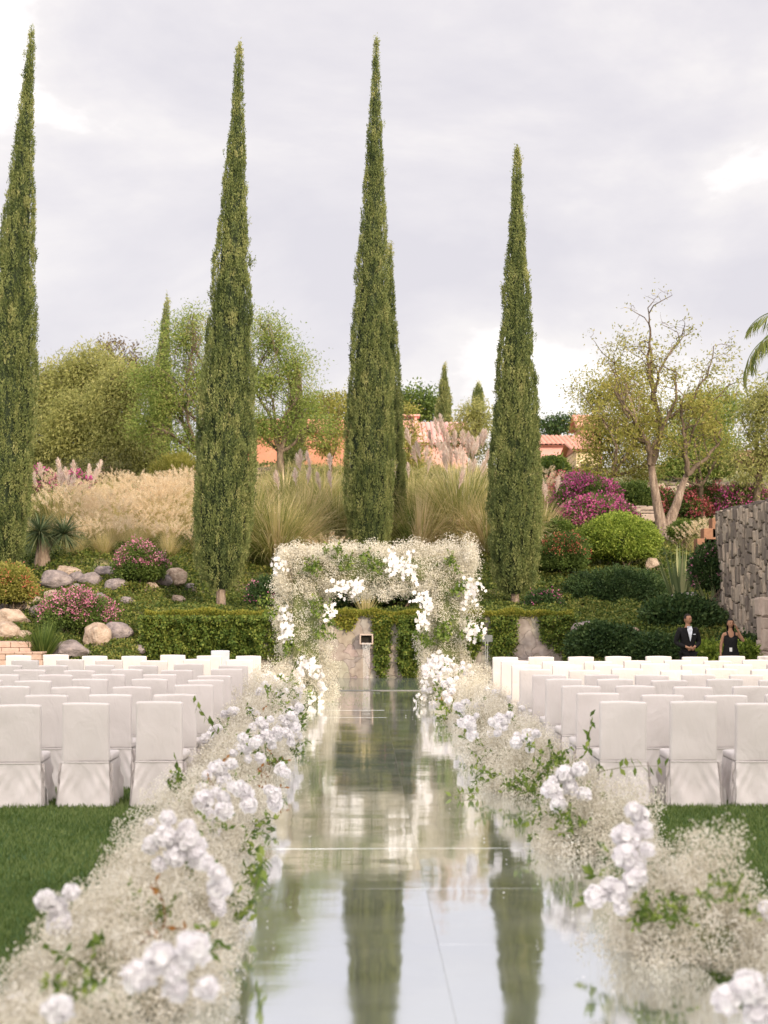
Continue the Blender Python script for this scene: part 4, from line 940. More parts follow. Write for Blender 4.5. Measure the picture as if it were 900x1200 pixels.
pbush('dark_bush', 0, 436, 500, 668, 712, 39.3, 'dark leafy bush with one pink flower seen through the right half of the flower arch', 'dark', 22, n=900, per=12, leaf=.10, leafw=.06, flowers=('pink', .006, .07))
pbush('pink_flowered_bush', 0, 618, 656, 694, 718, 40, 'little dark bush with magenta flowers above the right end of the creeper wall', 'dark', 23, n=500, per=12, leaf=.07, leafw=.04, flowers=('magenta', .06, .05), group=B)
pbush('trimmed_hedge', 0, 628, 668, 536, 566, 66, 'dark trimmed hedge right of the fourth cypress below the pink parapet', 'hedge', 24, n=900, per=12, leaf=.11, leafw=.07)
pbush('trimmed_hedge', 0, 770, 860, 538, 566, 66, 'dark green hedge under the trees at upper right', 'hedge', 25, n=1100, per=12, leaf=.12, leafw=.07, rfrac=.4)
pbush('clipped_shrub', 0, 786, 815, 612, 634, 50.5, 'small clipped dark shrub just right of the forked tree foot', 'hedge', 26, n=500, per=12, leaf=.07, leafw=.05)
pbush('dark_bush', 0, 640, 672, 610, 640, 50, 'low green bush under the magenta bougainvillea', 'hedge', 27, n=500, per=12, leaf=.09, leafw=.05)
pbush('yellow_green_plant', 0, 812, 848, 756, 778, 33.6, 'sunlit yellow-green leafy plant between the two standing people', 'lime', 28, n=260, per=8, leaf=.12, leafw=.06)
pbush('yellow_green_plant', 0, 862, 886, 756, 780, 32.6, 'small yellow-green plant right of the standing woman', 'lime', 29, n=160, per=8, leaf=.12, leafw=.05)
pbush('creeping_shrub', 0, 664, 752, 735, 782, 35.0, 'sheet of green creeping leaves, darkened for shade, on the bank right of the fountain wall', 'dark', 31, n=1900, per=13, leaf=.08, leafw=.055, rfrac=.45)  # darker leaf colour on these three stands in for the bank's shade
pbush('creeping_shrub', 0, 735, 800, 748, 784, 34.6, 'green creeping leaves darkened for shade behind the standing man', 'dark', 32, n=1200, per=13, leaf=.08, leafw=.055, rfrac=.45)
pbush('creeping_shrub', 0, 840, 900, 745, 785, 34.6, 'green creeping leaves darkened for shade at the foot of the tall stone wall', 'dark', 33, n=900, per=13, leaf=.08, leafw=.055, rfrac=.45)

# sword-leaved plants
def rosette(name, p, n, Lf, w, label, mat, cat, droop=(.0,.12), up=(.05,.6), stem=None, group=None, seg=5):
    root = tag(empty(name, p), label, cat, group); z = 0
    if stem:
        tb = Tubes(); h, r = stem; tb.add([(0,0,-.2),(0,0,.1),(.04,0,h*.5),(0,0,h)], [r*1.5,r*1.3,r*.9,r*.8], 9); obj('trunk', tb.build('trunk'), M['bark_pale'], root); z = h
    lv = Leaves(); a = rng.uniform(0, 2*np.pi, n); D = np.stack([np.cos(a), np.sin(a)], 1)
    B_ = np.stack([D[:,0]*.08, D[:,1]*.08, np.full(n, z)+rng.random(n)*.1], 1)
    lv.blades(B_, D, rng.uniform(.65,1.1,n)*Lf, w, rng.uniform(*droop, n), seg, up=rng.uniform(*up, n))
    obj('leaves', lv.build('leaves'), M[mat], root); return root
def prosette(name, px, py, Y, *a, **k):
    q = at(px, py, Y); return rosette(name, (q.x, Y, tz(q.x, Y)), *a, **k)
prosette('agave_plant', 797, 700, 40.5, 60, 1.9, .14, 'tall spiky sword-leaved plant in front of the forked tree', 'agave', 'agave', droop=(0,.03), up=(.03,.42))
prosette('agave_plant', 838, 715, 38.6, 40, 1.5, .10, 'thin grey sword-leaved plant leaning beside the tall stone wall', 'agave', 'agave', droop=(0,.05), up=(.1,.7))
prosette('agave_plant', 428, 714, 38.0, 44, .85, .05, 'small straw-coloured spiky plant above the water spout', 'straw', 'agave', droop=(0,.08), up=(.05,.7))
# yucca tree left: three heads on a short trunk
q = at(50, 668, 44); zc = at(50, 628, 44).z - tz(q.x, 44)
yr = tag(empty('yucca_tree', (q.x, 44, tz(q.x, 44))), 'short-trunked yucca with drooping grey-green leaf heads right of the left-edge cypress', 'yucca')
tb = Tubes(); tb.add([(0,0,-.3),(0,0,.1),(-.02,0,.6),(.03,0,zc)], [.32,.27,.17,.15], 10); tb.add([(.0,0,.4),(.25,.1,.9),(.5,.1,zc)], [.14,.12,.1], 8)
obj('trunk', tb.build('trunk'), M['bark_pale'], yr)
for (dx, dz, s) in ((-.1,.1,1.0),(.62,.05,.85)):
    lv = Leaves(); n = 420; d = rand_unit(n); d[:,2] = d[:,2]*.8+.1; a = np.arctan2(d[:,1], d[:,0])
    lv.blades(np.tile([dx,0,zc+dz], (n,1))+d*.06, np.stack([np.cos(a), np.sin(a)],1), rng.uniform(.7,1.05,n)*s, .035, .16, 4, up=np.pi/2-np.arcsin(np.clip(d[:,2],-1,1)))
    obj('leaf_head', lv.build('leaf_head'), M['yucca'], yr)
# spiky green clump near left
prosette('lily_clump', 50, 760, 35.6, 420, 1.05, .035, 'dense tuft of arching dark green strap leaves behind the left chairs', 'bush', 'strap-leaved plant', droop=(.03,.14), up=(.05,.85), group=None)
prosette('fan_palm', 670, 556, 62, 70, 2.0, .10, 'low fan palm with dark green leaves above the magenta bougainvillea', 'dark', 'palm', droop=(.02,.08), up=(.3,1.3))
prosette('fan_palm', 650, 556, 63, 50, 1.7, .10, 'second dark green palm clump just right of the fourth cypress', 'dark', 'palm', droop=(.02,.08), up=(.3,1.3))
prosette('sword_leaf_clump', 186, 660, 43.5, 16, 1.1, .06, 'few upright green sword leaves behind the rounded pink-topped bush', 'agave', 'agave', droop=(0,.04), up=(.05,.5))

# fountain-grass tufts (protos, then copies)
def tuft_proto(h, nb, npl, bm_, pm, seed, plume=.22, w=.012, spread=.8):
    lv = Leaves(); a = rng.uniform(0, 2*np.pi, nb); D = np.stack([np.cos(a), np.sin(a)], 1); r0 = np.sqrt(rng.random(nb))*.16*h
    lv.blades(np.stack([D[:,0]*r0, D[:,1]*r0, np.full(nb,-.05)],1), D, rng.uniform(.6,1.1,nb)*h, w, rng.uniform(.06,.26,nb), 4, up=rng.uniform(.02,spread,nb))
    blades = lv.build('blades')
    lv = Leaves(); a = rng.uniform(0, 2*np.pi, npl); D = np.stack([np.cos(a), np.sin(a)], 1); r0 = np.sqrt(rng.random(npl))*.12*h
    end = lv.blades(np.stack([D[:,0]*r0, D[:,1]*r0, np.zeros(npl)],1), D, rng.uniform(.8,1.12,npl)*h, .006, rng.uniform(.03,.13,npl), 4, up=rng.uniform(.02,spread*.85,npl))
    k = 34; f = rng.random((npl, k)); dirp = np.stack([D[:,0]*.55, D[:,1]*.55, np.full(npl,.55)],1); dirp = unit(dirp)
    P = (end[:,None,:]-dirp[:,None,:]*(f[...,None]*plume)).reshape(-1,3)+rng.normal(size=(npl*k,3))*.010
    U = np.repeat(dirp, k, 0)*.7+rng.normal(size=(npl*k,3))*.5
    lv.add(P, U, plume*.30*h, .008+.004*h)
    return blades, lv.build('plumes')
ORD = ['first','second','third','fourth','fifth','sixth','seventh','eighth','ninth','tenth','eleventh','twelfth','thirteenth','fourteenth']
prot = [tuft_proto(1.25, 620, 80, 'straw', 'plume', s, spread=.75) for s in range(4)]
def tuft(x, y, s, label, group, k, bmat='straw', name='fountain_grass', pmat='plume'):
    b, pmesh = prot[k % 4]
    root = tag(empty(name, (x, y, tz(x, y)), rng.uniform(0, 6.28), s), label, 'grass tuft', group)
    root['kind'] = 'thing'; o = obj('blades', b, M['straw'], root); o2 = obj('plumes', pmesh, M['plume'], root)
    return root
k = 0
for row, (Y, x0, x1, step, sc) in enumerate(((46.2, 92, 240, 27, .70),(48.5, 84, 240, 22, .85),(51.5,75,240,21,.95),(54.5,70,240,20,.9),(58,60,236,21,.75))):
    px = x0+rng.uniform(-6,6); j = 0
    while px < x1:
        q = at(px, 600, Y); tuft(q.x+rng.normal()*.25, Y+rng.normal()*.8, sc*rng.uniform(.72,1.25), f"cream fountain grass tuft, {ORD[j]} from the left in the {('front','second','middle','fourth','rear')[row]} row of the dry grass", 'fountain grass tufts at left', k); k += 1; j += 1
        px += step*rng.uniform(.8,1.2)
for (px, Y, s, lb) in ((270, 58, 1.1, 'dry grass tuft showing just behind the second cypress'), (300, 47, .9, 'straw-coloured tuft at the foot of the pampas right of the second cypress'), (340, 45, .7, 'short cream tuft behind the left end of the flower arch'),
                   (385, 44.5, .75, 'short cream tuft left of the tallest cypress foot'), (478, 44, .75, 'short pale tuft right of the tallest cypress foot'), (520, 44, .7, 'short pale tuft above the right end of the flower arch'),
                   (560, 46, .8, 'cream tuft left of the fourth cypress trunk'), (640, 60, 1.1, 'pale feathery grass tuft immediately right of the fourth cypress'), (820, 49.5, .8, 'pinkish dry grass tuft beside the orange bricks at right'), (835, 50, .85, 'dry grass tuft touching the far end of the tall stone wall'), (636, 47, .7, 'small pale tuft beside the red-flowered bush')):
    q = at(px, 600, Y); tuft(q.x, Y, s, lb, 'single dry grass tufts', k); k += 1

# pampas grass
def pampas(p, h, rad, nb, npl, label, seed, group='pampas grass clumps'):
    root = tag(empty('pampas_grass', p), label, 'pampas grass', group)
    lv = Leaves(); a = rng.uniform(0, 2*np.pi, nb); D = np.stack([np.cos(a), np.sin(a)], 1); r0 = np.sqrt(rng.random(nb))*rad*.42
    bc = rng.normal(0,.18,14); lv.blades(np.stack([D[:,0]*r0, D[:,1]*r0, np.full(nb,-.1)],1), D, rng.uniform(.45,1.15,nb)*h, rng.uniform(.02,.045,nb), rng.uniform(.08,.5,nb), 6, up=rng.uniform(.02,1.0,nb), rnd=np.clip(rng.normal(.5,.25,nb)+bc[(a*14/6.2832).astype(int)%14],0,1))
    obj('blades', lv.build('blades'), M['pampas'], root)
    for i in range(npl):
        aa = rng.uniform(0, 6.28); D = np.array([[math.cos(aa), math.sin(aa)]]); lv = Leaves()
        r_ = rng.random()*rad*.8; hh = h*rng.uniform(.74,1.06)
        end = lv.blades(np.array([[D[0,0]*r_, D[0,1]*r_, 0]]), D, hh, .016, .02, 5, up=rng.uniform(.02,.26))[0]
        n = 260; f = rng.random(n); Lp = .62
        ax = unit(np.array([[D[0,0]*.22, D[0,1]*.22, 1.0]]))
        P = end+ax*(-f[:,None]*Lp+.1); wd = np.sin(np.pi*np.clip(f,.03,.97))**.8
        side = rng.normal(size=(n,3)); U = ax*1.1+side*.45*wd[:,None]+np.array([[D[0,0],D[0,1],0]])*.3
        lv.add(P, U, .17*(.4+wd), .018)
        obj('plume', lv.build('plume'), M['pampas_plume'], root)
    root['kind'] = 'thing'
def pp_(px, py, Y): q = at(px, py, Y); return (q.x, Y, tz(q.x, Y))
pampas(pp_(540,660,48), 3.3, 1.5, 4200, 26, 'largest pampas grass clump with tall pinkish plumes between the third and fourth cypress', 1)
pampas(pp_(492,655,46.6), 2.5, 1.2, 2600, 5, 'arching pampas clump right behind the flower arch, right of the tallest cypress', 2)
pampas(pp_(325,650,45.5), 2.7, 1.2, 3000, 0, 'straw-green pampas clump right of the second cypress', 3)
pampas(pp_(355,640,49), 2.5, 1.3, 2600, 4, 'pampas clump left behind the flower arch with few pale plumes', 4)
pampas(pp_(395,640,49.5), 2.4, 1.2, 2300, 6, 'pampas clump immediately left of the tallest cypress', 5)
pampas(pp_(572,655,46.2), 2.3, 1.1, 2300, 0, 'low arching pampas clump left of the fourth cypress', 6)
pampas(pp_(296,640,47.5), 2.5, 1.1, 2300, 0, 'pampas clump tucked right behind the second cypress', 7)
pampas(pp_(636,600,54), 1.7, .8, 900, 6, 'pampas plumes just right of the fourth cypress', 8)
pampas(pp_(62,600,52), 1.9, .8, 900, 6, 'pampas with broad cream plumes right of the left-edge cypress', 9)
pampas(pp_(97,590,55), 1.7, .6, 500, 6, 'small pampas with slim pale plumes beside the left magenta bougainvillea', 10)

pampas(pp_(335,600,56), 2.2, 1.2, 1500, 0, 'tan grass clump on the upper slope below the orange house', 11)
pampas(pp_(375,600,55), 2.1, 1.2, 1500, 0, 'tan grass clump on the upper slope below the loose yellow-green shrub', 12)
pampas(pp_(485,600,55), 2.2, 1.2, 1500, 4, 'tan grass clump on the upper slope below the pink house', 13)
pampas(pp_(535,600,54), 2.4, 1.2, 1700, 10, 'plumed tan grass clump on the upper slope behind the largest pampas', 14)
def dry():
    lv = Leaves(); n = 26000; x = rng.uniform(-17, 7.5, n); y = rng.uniform(49, 73, n)
    z = terrain(x, y); a = rng.uniform(0, 6.28, n)
    lv.blades(np.stack([x,y,z],1), np.stack([np.cos(a), np.sin(a)],1), rng.uniform(.3,.75,n), .02, rng.uniform(.05,.3,n), 3, up=rng.uniform(.02,.8,n))
    tag(obj('dry_grass', lv.build('dry_grass'), M['straw']), 'dry straw-coloured grass on the upper slope', 'grass', kind='stuff')
dry()
# ground cover leaves on the banks (uncountable)
def cover():
    lv = Leaves()
    def scat(x0, x1, y0, y1, n, l, mask=0):
        x = rng.uniform(x0,x1,n); y = rng.uniform(y0,y1,n)
        keep = np.array([mnoise.noise(Vector((a*.45, b*.45, mask))) for a, b in zip(x, y)]) > -.6
        x = x[keep]; y = y[keep]; n = len(x)
        z = terrain(x, y)+rng.random(n)*.13+np.array([abs(mnoise.noise(Vector((a*1.6, b*1.6, 4))))*.28 for a, b in zip(x, y)])
        lv.add(np.stack([x,y,z],1), np.stack([rng.normal(size=n), rng.normal(size=n)-.5, rng.random(n)*1.2],1), rng.uniform(.6,1.3,n)*l, l*.7)
    scat(-12.5, -5.2, 34.3, 38, 42000, .07); scat(-12.5, 5.3, 37.5, 43, 105000, .075, 3); scat(-13, 6, 43, 49, 62000, .09, 5)
    scat(5.4, 11, 33.5, 38, 50000, .08, -9); scat(5.3, 11, 38, 46, 36000, .08, 2); scat(4, 16, 46, 62, 50000, .11, 2); scat(-16, 4, 66, 76, 9000, .14, 2)
    tag(obj('ground_cover', lv.build('ground_cover'), M['cover']), 'creeping green leaves covering the garden banks', 'ground cover', kind='stuff')
    # white gypsophila-like flowers behind the arch top
cover()

# ------------------------------------------------------------------ rocks
def rock_mesh(seed, mat):
    bm = bmesh.new(); bmesh.ops.create_icosphere(bm, subdivisions=4, radius=1)
    o = Vector((seed*3.1, seed*1.7, -seed))
    planes = [(Vector(rand_unit(1)[0]), rng.uniform(.62,.9)) for _ in range(9)]
    for v in bm.verts:
        c = v.co.copy()
        for nrm, dd in planes:
            e_ = c.dot(nrm)
            if e_ > dd: c -= nrm*(e_-dd)*.85
        c *= 1+.18*mnoise.noise(c*1.3+o)+.05*mnoise.noise(c*4+o)+.02*mnoise.noise(c*9+o)
        v.co = c
    me = bm_mesh('rock', bm, True); me.materials.append(M[mat]); return me
rocks_m = {('w', i): rock_mesh(i+1, 'rock_warm') for i in range(4)}; rocks_m.update({('g', i): rock_mesh(i+7, 'rock_grey') for i in range(4)})
def rock(px, py, w, h, kind, i, label, Y=None):
    if Y is None: q = hit(px, py+h*.45)
    else: q = at(px, py, Y)
    Y = q.y; s = Y/F_PX; c = at(px, py, Y)
    o = obj('rock', rocks_m[(kind, i % 4)], None, None, (c.x, Y-.05, c.z+.03), 0, (w/2*s*1.22, w/2*s*1.0, h/2*s*1.35))
    o.rotation_euler = (rng.uniform(-.15,.15), rng.uniform(-.15,.15), 0); o['label'] = label; o['category'] = 'rock'; o['group'] = 'rocks on the garden bank'
RK = [(66,683,32,20,'g',0,'large smooth grey rock left of the rocky gap, below the yucca trunk'),(80,672,24,14,'w',1,'pale angular rock under the right side of the yucca'),(92,679,20,12,'g',1,'grey rock right of the pale angular one below the yucca'),
 (108,681,26,14,'g',2,'mottled grey rock below the dry grass tuft'),(128,672,26,14,'g',3,'flat grey rock left of the rounded pink-topped bush'),(136,688,24,13,'g',0,'low grey rock at the left foot of the rounded pink-topped bush'),
 (90,691,15,9,'g',1,'small grey stone above the mauve-flowered bush'),(205,678,24,18,'w',2,'pinkish angular rock left of the second cypress foot'),(192,682,18,14,'g',3,'grey rock right of the rounded pink-topped bush'),
 (178,690,18,10,'w',0,'flat warm rock at the right foot of the rounded pink-topped bush'),(209,706,14,14,'w',1,'small pale upright stone left of the bare cypress trunk'),(113,748,28,26,'w',3,'tall warm-coloured boulder at the right end of the mauve-flowered bush'),
 (138,744,30,20,'g',0,'slanted grey rock right of the warm boulder'),(172,746,14,14,'w',2,'small rock half covered by the creeping leaves'),(84,765,38,20,'g',1,'dark grey boulder right behind the left chairs'),
 (162,762,22,8,'g',2,'flat grey stone behind the left chairs'),(14,728,38,20,'w',0,'big warm boulder at the left edge'),(34,706,28,14,'w',1,'warm boulder above the strap-leaved clump'),(22,716,22,14,'w',2,'rounded warm boulder in the left-edge heap'),
 (4,742,30,20,'w',3,'warm boulder resting on the brick terrace at the left edge'),(26,746,18,12,'w',1,'small boulder at the right end of the brick terrace'),(6,712,26,16,'g',2,'grey boulder at the top of the left-edge heap'),
 (114,703,20,12,'g',3,'grey stone behind the mauve-flowered bush'),(44,720,20,14,'g',1,'grey boulder left of the strap-leaved clump'),(60,700,18,12,'w',3,'warm stone left of the mauve-flowered bush'),(150,706,16,8,'g',0,'low stone in the creeping leaves below the rounded pink-topped bush'),
 (224,690,14,8,'g',2,'small stone left of the second cypress'),(684,738,24,16,'g',3,'smooth grey boulder on the dark bank right of the fountain wall'),
 (872,735,16,16,'g',0,'upper round grey boulder beside the standing woman'),(876,748,15,13,'g',2,'lower round grey boulder beside the standing woman'),(722,783,14,12,'g',1,'small stone behind the right chairs'),(740,744,16,12,'w',2,'half-hidden stone in the dark creeping leaves'),
 (764,664,18,14,'w',0,'pinkish rock between the bright round bush and the tall spiky plant')]
for r_ in RK: rock(*r_)
rock(802, 702, 30, 12, 'g', 3, 'flat grey rock under the tall spiky plant', Y=39.8)
# orange brick bits by the wall
M['brick_orange'] = noisy_mat('orange_brick', [(0.24,0.12,0.075),(0.34,0.18,0.11)], 7, bump=0.4)
def orange_bricks():
    q = at(835, 645, 46); bm = bmesh.new(); s = 46/F_PX
    for (a, b_, c, d) in ((-18,6,0,14),(-10,6,14,26),(0,8,26,38)):
        box_bm(bm, a*s, b_*s, 0, .5, c*s-.3, d*s, bevel=.02)
    tag(obj('brick_stair', bm_mesh('brick_stair', bm), M['brick_orange'], None, (q.x, 46, at(835,645,46).z)), 'small stepped orange brick stair by the far end of the tall stone wall', 'steps')
orange_bricks()
# ------------------------------------------------------------------ slipcovered chairs
CW = .455
def chair_meshes(seed):
    rr = random.Random(seed); o = Vector((seed*5.3, seed*2.1, seed))
    def soft(me_bm, amp=.004, sc=5):
        for v in me_bm.verts:
            n_ = mnoise.noise_vector(v.co*sc+o); v.co += Vector((n_.x*.4, n_.y, n_.z*.4))*amp
    bm = bmesh.new(); box_bm(bm, -CW/2, CW/2, -.045, .045, .43, 1.0, bevel=.022, seg=3)
    bmesh.ops.subdivide_edges(bm, edges=[e for e in bm.edges if e.calc_length() > .15], cuts=9, use_grid_fill=True)
    for v in bm.verts:
        f = (v.co.z-.43)/.57; v.co.y += -.235-.055*f+ (.012*math.sin(math.pi*(v.co.x/CW+.5)) if v.co.y < 0 else 0)
        v.co.x *= 1-.012*math.sin(math.pi*f)
        if v.co.z > .95: v.co.z += .006*math.cos(math.pi*v.co.x/CW)
    soft(bm, .010, 4); back = bm_mesh('back_cover', bm, True)
    bm = bmesh.new(); box_bm(bm, -CW/2-.008, CW/2+.008, -.188, .27, .425, .50, bevel=.028, seg=3)
    bmesh.ops.subdivide_edges(bm, edges=[e for e in bm.edges if e.calc_length() > .15], cuts=6, use_grid_fill=True)
    for v in bm.verts:
        if v.co.z > .46: v.co.z += .014*math.cos(v.co.x/CW*math.pi)*math.cos((v.co.y-.04)/.46*math.pi)
    soft(bm, .010, 6); seat = bm_mesh('seat_cover', bm, True)
    def panel(a, b, out, nm):
        """cloth panel from a to b (xy), hanging, flaring along out"""
        a = Vector((*a, 0)); b = Vector((*b, 0)); out = Vector((*out, 0)); nu, nv = 22, 12
        W_ = (b-a).length; along = (b-a).normalized(); ph = rr.uniform(0, 6); s1 = rr.uniform(.014,.030); sw = rr.uniform(.5,1.3)
        V = []
        for j in range(nv+1):
            f = j/nv; z = .432*(1-f)+.006*f
            for i in range(nu+1):
                u = i/nu; e_ = abs(2*u-1)
                flare = .022*f+.035*f*e_**4
                wave = s1*f*math.sin(u*9+ph)+.020*f*f*math.sin(u*17+ph*2)*e_+.008*math.sin((u+f*.8*math.copysign(1,u-.5))*11+ph)*f
                sag = -.022*math.sin(math.pi*f)*(1-e_**2)*sw + .011*math.sin(14*(f-1.1*e_)+ph)*math.sin(math.pi*min(1,f*1.2))*(.3+e_)
                p = a+along*(u*W_+(2*u-1)*(.016*f+.012*f*f*math.sin(ph)))+out*(flare+wave+sag)
                zz = z+.006*math.sin(u*7+ph)*f+ .018*f*(1-e_)*0
                V.append((p.x, p.y, max(zz, .004)))
        i_ = np.arange((nu+1)*(nv+1)).reshape(nv+1, nu+1)
        Fq = np.stack([i_[:-1,:-1], i_[:-1,1:], i_[1:,1:], i_[1:,:-1]], -1).reshape(-1,4)
        return np_mesh(nm, np.array(V), Fq, None, True)
    w = CW/2; 
    P = [panel((-w,-.284),(w,-.284),(0,-1),'skirt_panel'), panel((w+.008,-.27),(w+.008,.268),(1,0),'skirt_panel'), panel((-w-.008,.268),(-w-.008,-.27),(-1,0),'skirt_panel'), panel((w,.274),(-w,.274),(0,1),'skirt_panel')]
    # hem band where back meets skirt
    bm = bmesh.new(); box_bm(bm, -w-.006, w+.006, -.291, -.283, .424, .438, bevel=.003, seg=1); seam = bm_mesh('seam', bm, True)
    # inner pleats at the corners
    pleat = []
    for sx in (-1, 1):
        bm = bmesh.new(); x = sx*(w-.045); prev = None
        for k in range(5):
            xx_ = x+sx*k*.02; yy = -.258+(.012 if k % 2 else -.006)
            a = bm.verts.new((xx_, yy, .42)); b = bm.verts.new((xx_*1.07, yy-.02, .015))
            if prev: bm.faces.new((prev[0], a, b, prev[1]))
            prev = (a, b)
        pleat.append(bm_mesh('corner_pleat', bm))
    return back, seat, P, seam, pleat
def chair_proto(seed):
    back, seat, P, seam, pleat = chair_meshes(seed)
    root = empty('slipcovered_chair', (0,0,0))
    b = obj('back_cover', back, M['fabric'], root); obj('seam', seam, M['fabric'], b)
    obj('seat_cover', seat, M['fabric'], root)
    for p in P: obj('skirt_panel', p, M['fabric'], root)
    for p in pleat: obj('corner_pleat', p, M['fabric'], root)
    return root
protos = [chair_proto(i) for i in range(5)]; used = set()
ORD = ORD[:12] or ['first','second','third','fourth','fifth','sixth','seventh','eighth','ninth','tenth','eleventh','twelfth']
ROWN = ['nearest row','second nearest row','third row','fourth row','fifth row','sixth row','seventh row','eighth row','farthest row']
rc = random.Random(12)
def place(x, y, label, group, wide=0):
    k = rc.randrange(5); pr_ = protos[k]
    o = pr_ if k not in used else copy_tree(pr_); used.add(k)
    o.location = (x+rc.gauss(0,.012), y+rc.gauss(0,.02), 0); o.rotation_euler.z = rc.gauss(0, R(2.0)); sc = rc.uniform(.985,1.015); o.scale = (1, 1, sc)
    tag(o, label, 'chair', group); return o
LY = [14.28,15.65,17.1,18.5,19.75,21.1,22.75,24.5,26.6]; RY = [14.28,15.6,17.0,18.45,19.6,21.1,22.7,24.1,25.8]
for i in range(9):
    y = LY[i]+.28; x = -1.70-CW/2-(0.06 if i > 6 else 0); k = 0
    while x > (0-421)/F_PX*(y)-.32:
        place(x, y, f'white slipcovered chair, {ORD[k]} from the aisle in the {ROWN[i]} left of the aisle', 'white chairs left of the aisle'); x -= .70+rc.gauss(0,.012); k += 1
    y = RY[i]+.28; x = 2.33+CW/2; k = 0
    while x < (900-421)/F_PX*(y)+.36:
        place(x, y, f'white slipcovered chair, {ORD[k]} from the aisle in the {ROWN[i]} right of the aisle', 'white chairs right of the aisle'); x += .665+rc.gauss(0,.012); k += 1
q = at(257, 762, 29.2); o = copy_tree(protos[0]); o.location = (q.x, 29.3, .0); o.rotation_euler.z = R(8); o.scale = (.8,.8,1.0); tag(o, 'narrow bluish-grey covered chair standing alone beyond the farthest left row', 'chair')
for ch in o.children:
    ch.data = ch.data.copy(); ch.data.materials.clear(); ch.data.materials.append(M['fabric_blue'])
    for c2 in ch.children: c2.data = c2.data.copy(); c2.data.materials.clear(); c2.data.materials.append(M['fabric_blue'])

# ------------------------------------------------------------------ flowers
def gyp_cloud(Sx, n_sub, bl, size, base=(0,0,0), sub_r=.10, lvB=None, lvS=None, stemw=.0025, quads=2, stemn=3):
    """Sx: (n,3) sub-umbel centres; blossoms scattered round each, stems back to base"""
    lvB = lvB or Leaves(); lvS = lvS or Leaves()
    n = len(Sx); P = np.repeat(Sx, bl, 0)
    off = rand_unit(n*bl)*(rng.random(n*bl)**.45)[:,None]*sub_r; P = P+off
    P[:,2] = np.maximum(P[:,2], .012)
    rn = np.clip(np.repeat(rng.normal(.5,.18,n), bl)+rng.normal(size=n*bl)*.15, 0, 1)
    for q in range(quads):
        U = rand_unit(n*bl); lvB.add(P-U*size*.5, U, size*rng.uniform(.7,1.3,n*bl), size*.9, rn, shape=.5)
    # fine twigs from umbel centre to some blossoms
    m_ = stemn; idx_ = (np.arange(n)[:,None]*bl+rng.integers(0, bl, (n, m_))).reshape(-1)
    C = np.repeat(Sx, m_, 0)-np.array([0,0,sub_r*.5]); D = P[idx_]-C
    lvS.add(C, D, np.linalg.norm(D, axis=1), stemw, shape=.5)
    D = Sx-np.array(base)-np.array([0,0,sub_r*.5]); Ln = np.linalg.norm(D, axis=1)
    lvS.add(Sx-D*.55, D, Ln*.5, stemw*2, shape=.5)
    return lvB, lvS
def mound_pts(n, rx, ry, h, seed, shell=.6):
    d = rand_unit(n); d[:,2] = np.abs(d[:,2])*1.05-.08
    nz_ = crown_noise(d, 1.7, 1, seed)+.6*crown_noise(d, 4, 1, seed+3)
    rad = (shell+(1-shell)*rng.random(n)**.6)*(1+.42*nz_)
    C = d*np.array([rx,ry,h])*rad[:,None]; C[:,2] = np.maximum(C[:,2], .03+rng.random(n)*.05)
    return C, d
def bloom_mesh(seed, r=.055, n=150):
    big = seed % 2
    if big: n = 64
    """ruffled white double flower: many small cupped petals"""
    rs = np.random.default_rng(seed); V = []; Fq = []; c = 0; lay = []
    for k in range(n):
        f = (k+.5)/n; phi = k*2.39996; ct = 1-1.75*f; st = math.sqrt(max(0,1-ct*ct))
        d = np.array([st*math.cos(phi), st*math.sin(phi), ct])+rs.normal(size=3)*.16; d /= np.linalg.norm(d)
        u = np.cross(d, rs.normal(size=3)); u /= np.linalg.norm(u); v = np.cross(d, u)
        tilt = rs.uniform(.25,.8); nrm = d*math.cos(tilt)+u*math.sin(tilt); uu = u*math.cos(tilt)-d*math.sin(tilt)
        ce = d*r*rs.uniform(.62,1.05); s = r*(rs.uniform(.40,.60) if big else rs.uniform(.22,.38)); ph = rs.uniform(0,6)
        G = 5
        for j in range(G):
            for i in range(G):
                a = (i/(G-1)-.5)*2; b = (j/(G-1)-.5)*2; rr_ = math.sqrt(a*a+b*b)
                if rr_ > 1: a /= rr_**.6; b /= rr_**.6
                p = ce+uu*a*s+v*b*s+nrm*(-.30*s*(a*a+b*b)*-1+.12*s*math.sin(3*math.atan2(b,a)+ph)*rr_)
                V.append(p)
        for j in range(G-1):
            for i in range(G-1): Fq.append((c+j*G+i, c+j*G+i+1, c+(j+1)*G+i+1, c+(j+1)*G+i))
        lay += [rs.random()]*(G*G); c += G*G
    me = np_mesh('bloom', np.array(V), np.array(Fq), np.array(lay), True); me.materials.append(M['petal']); return me
blooms = [bloom_mesh(s) for s in range(4)]
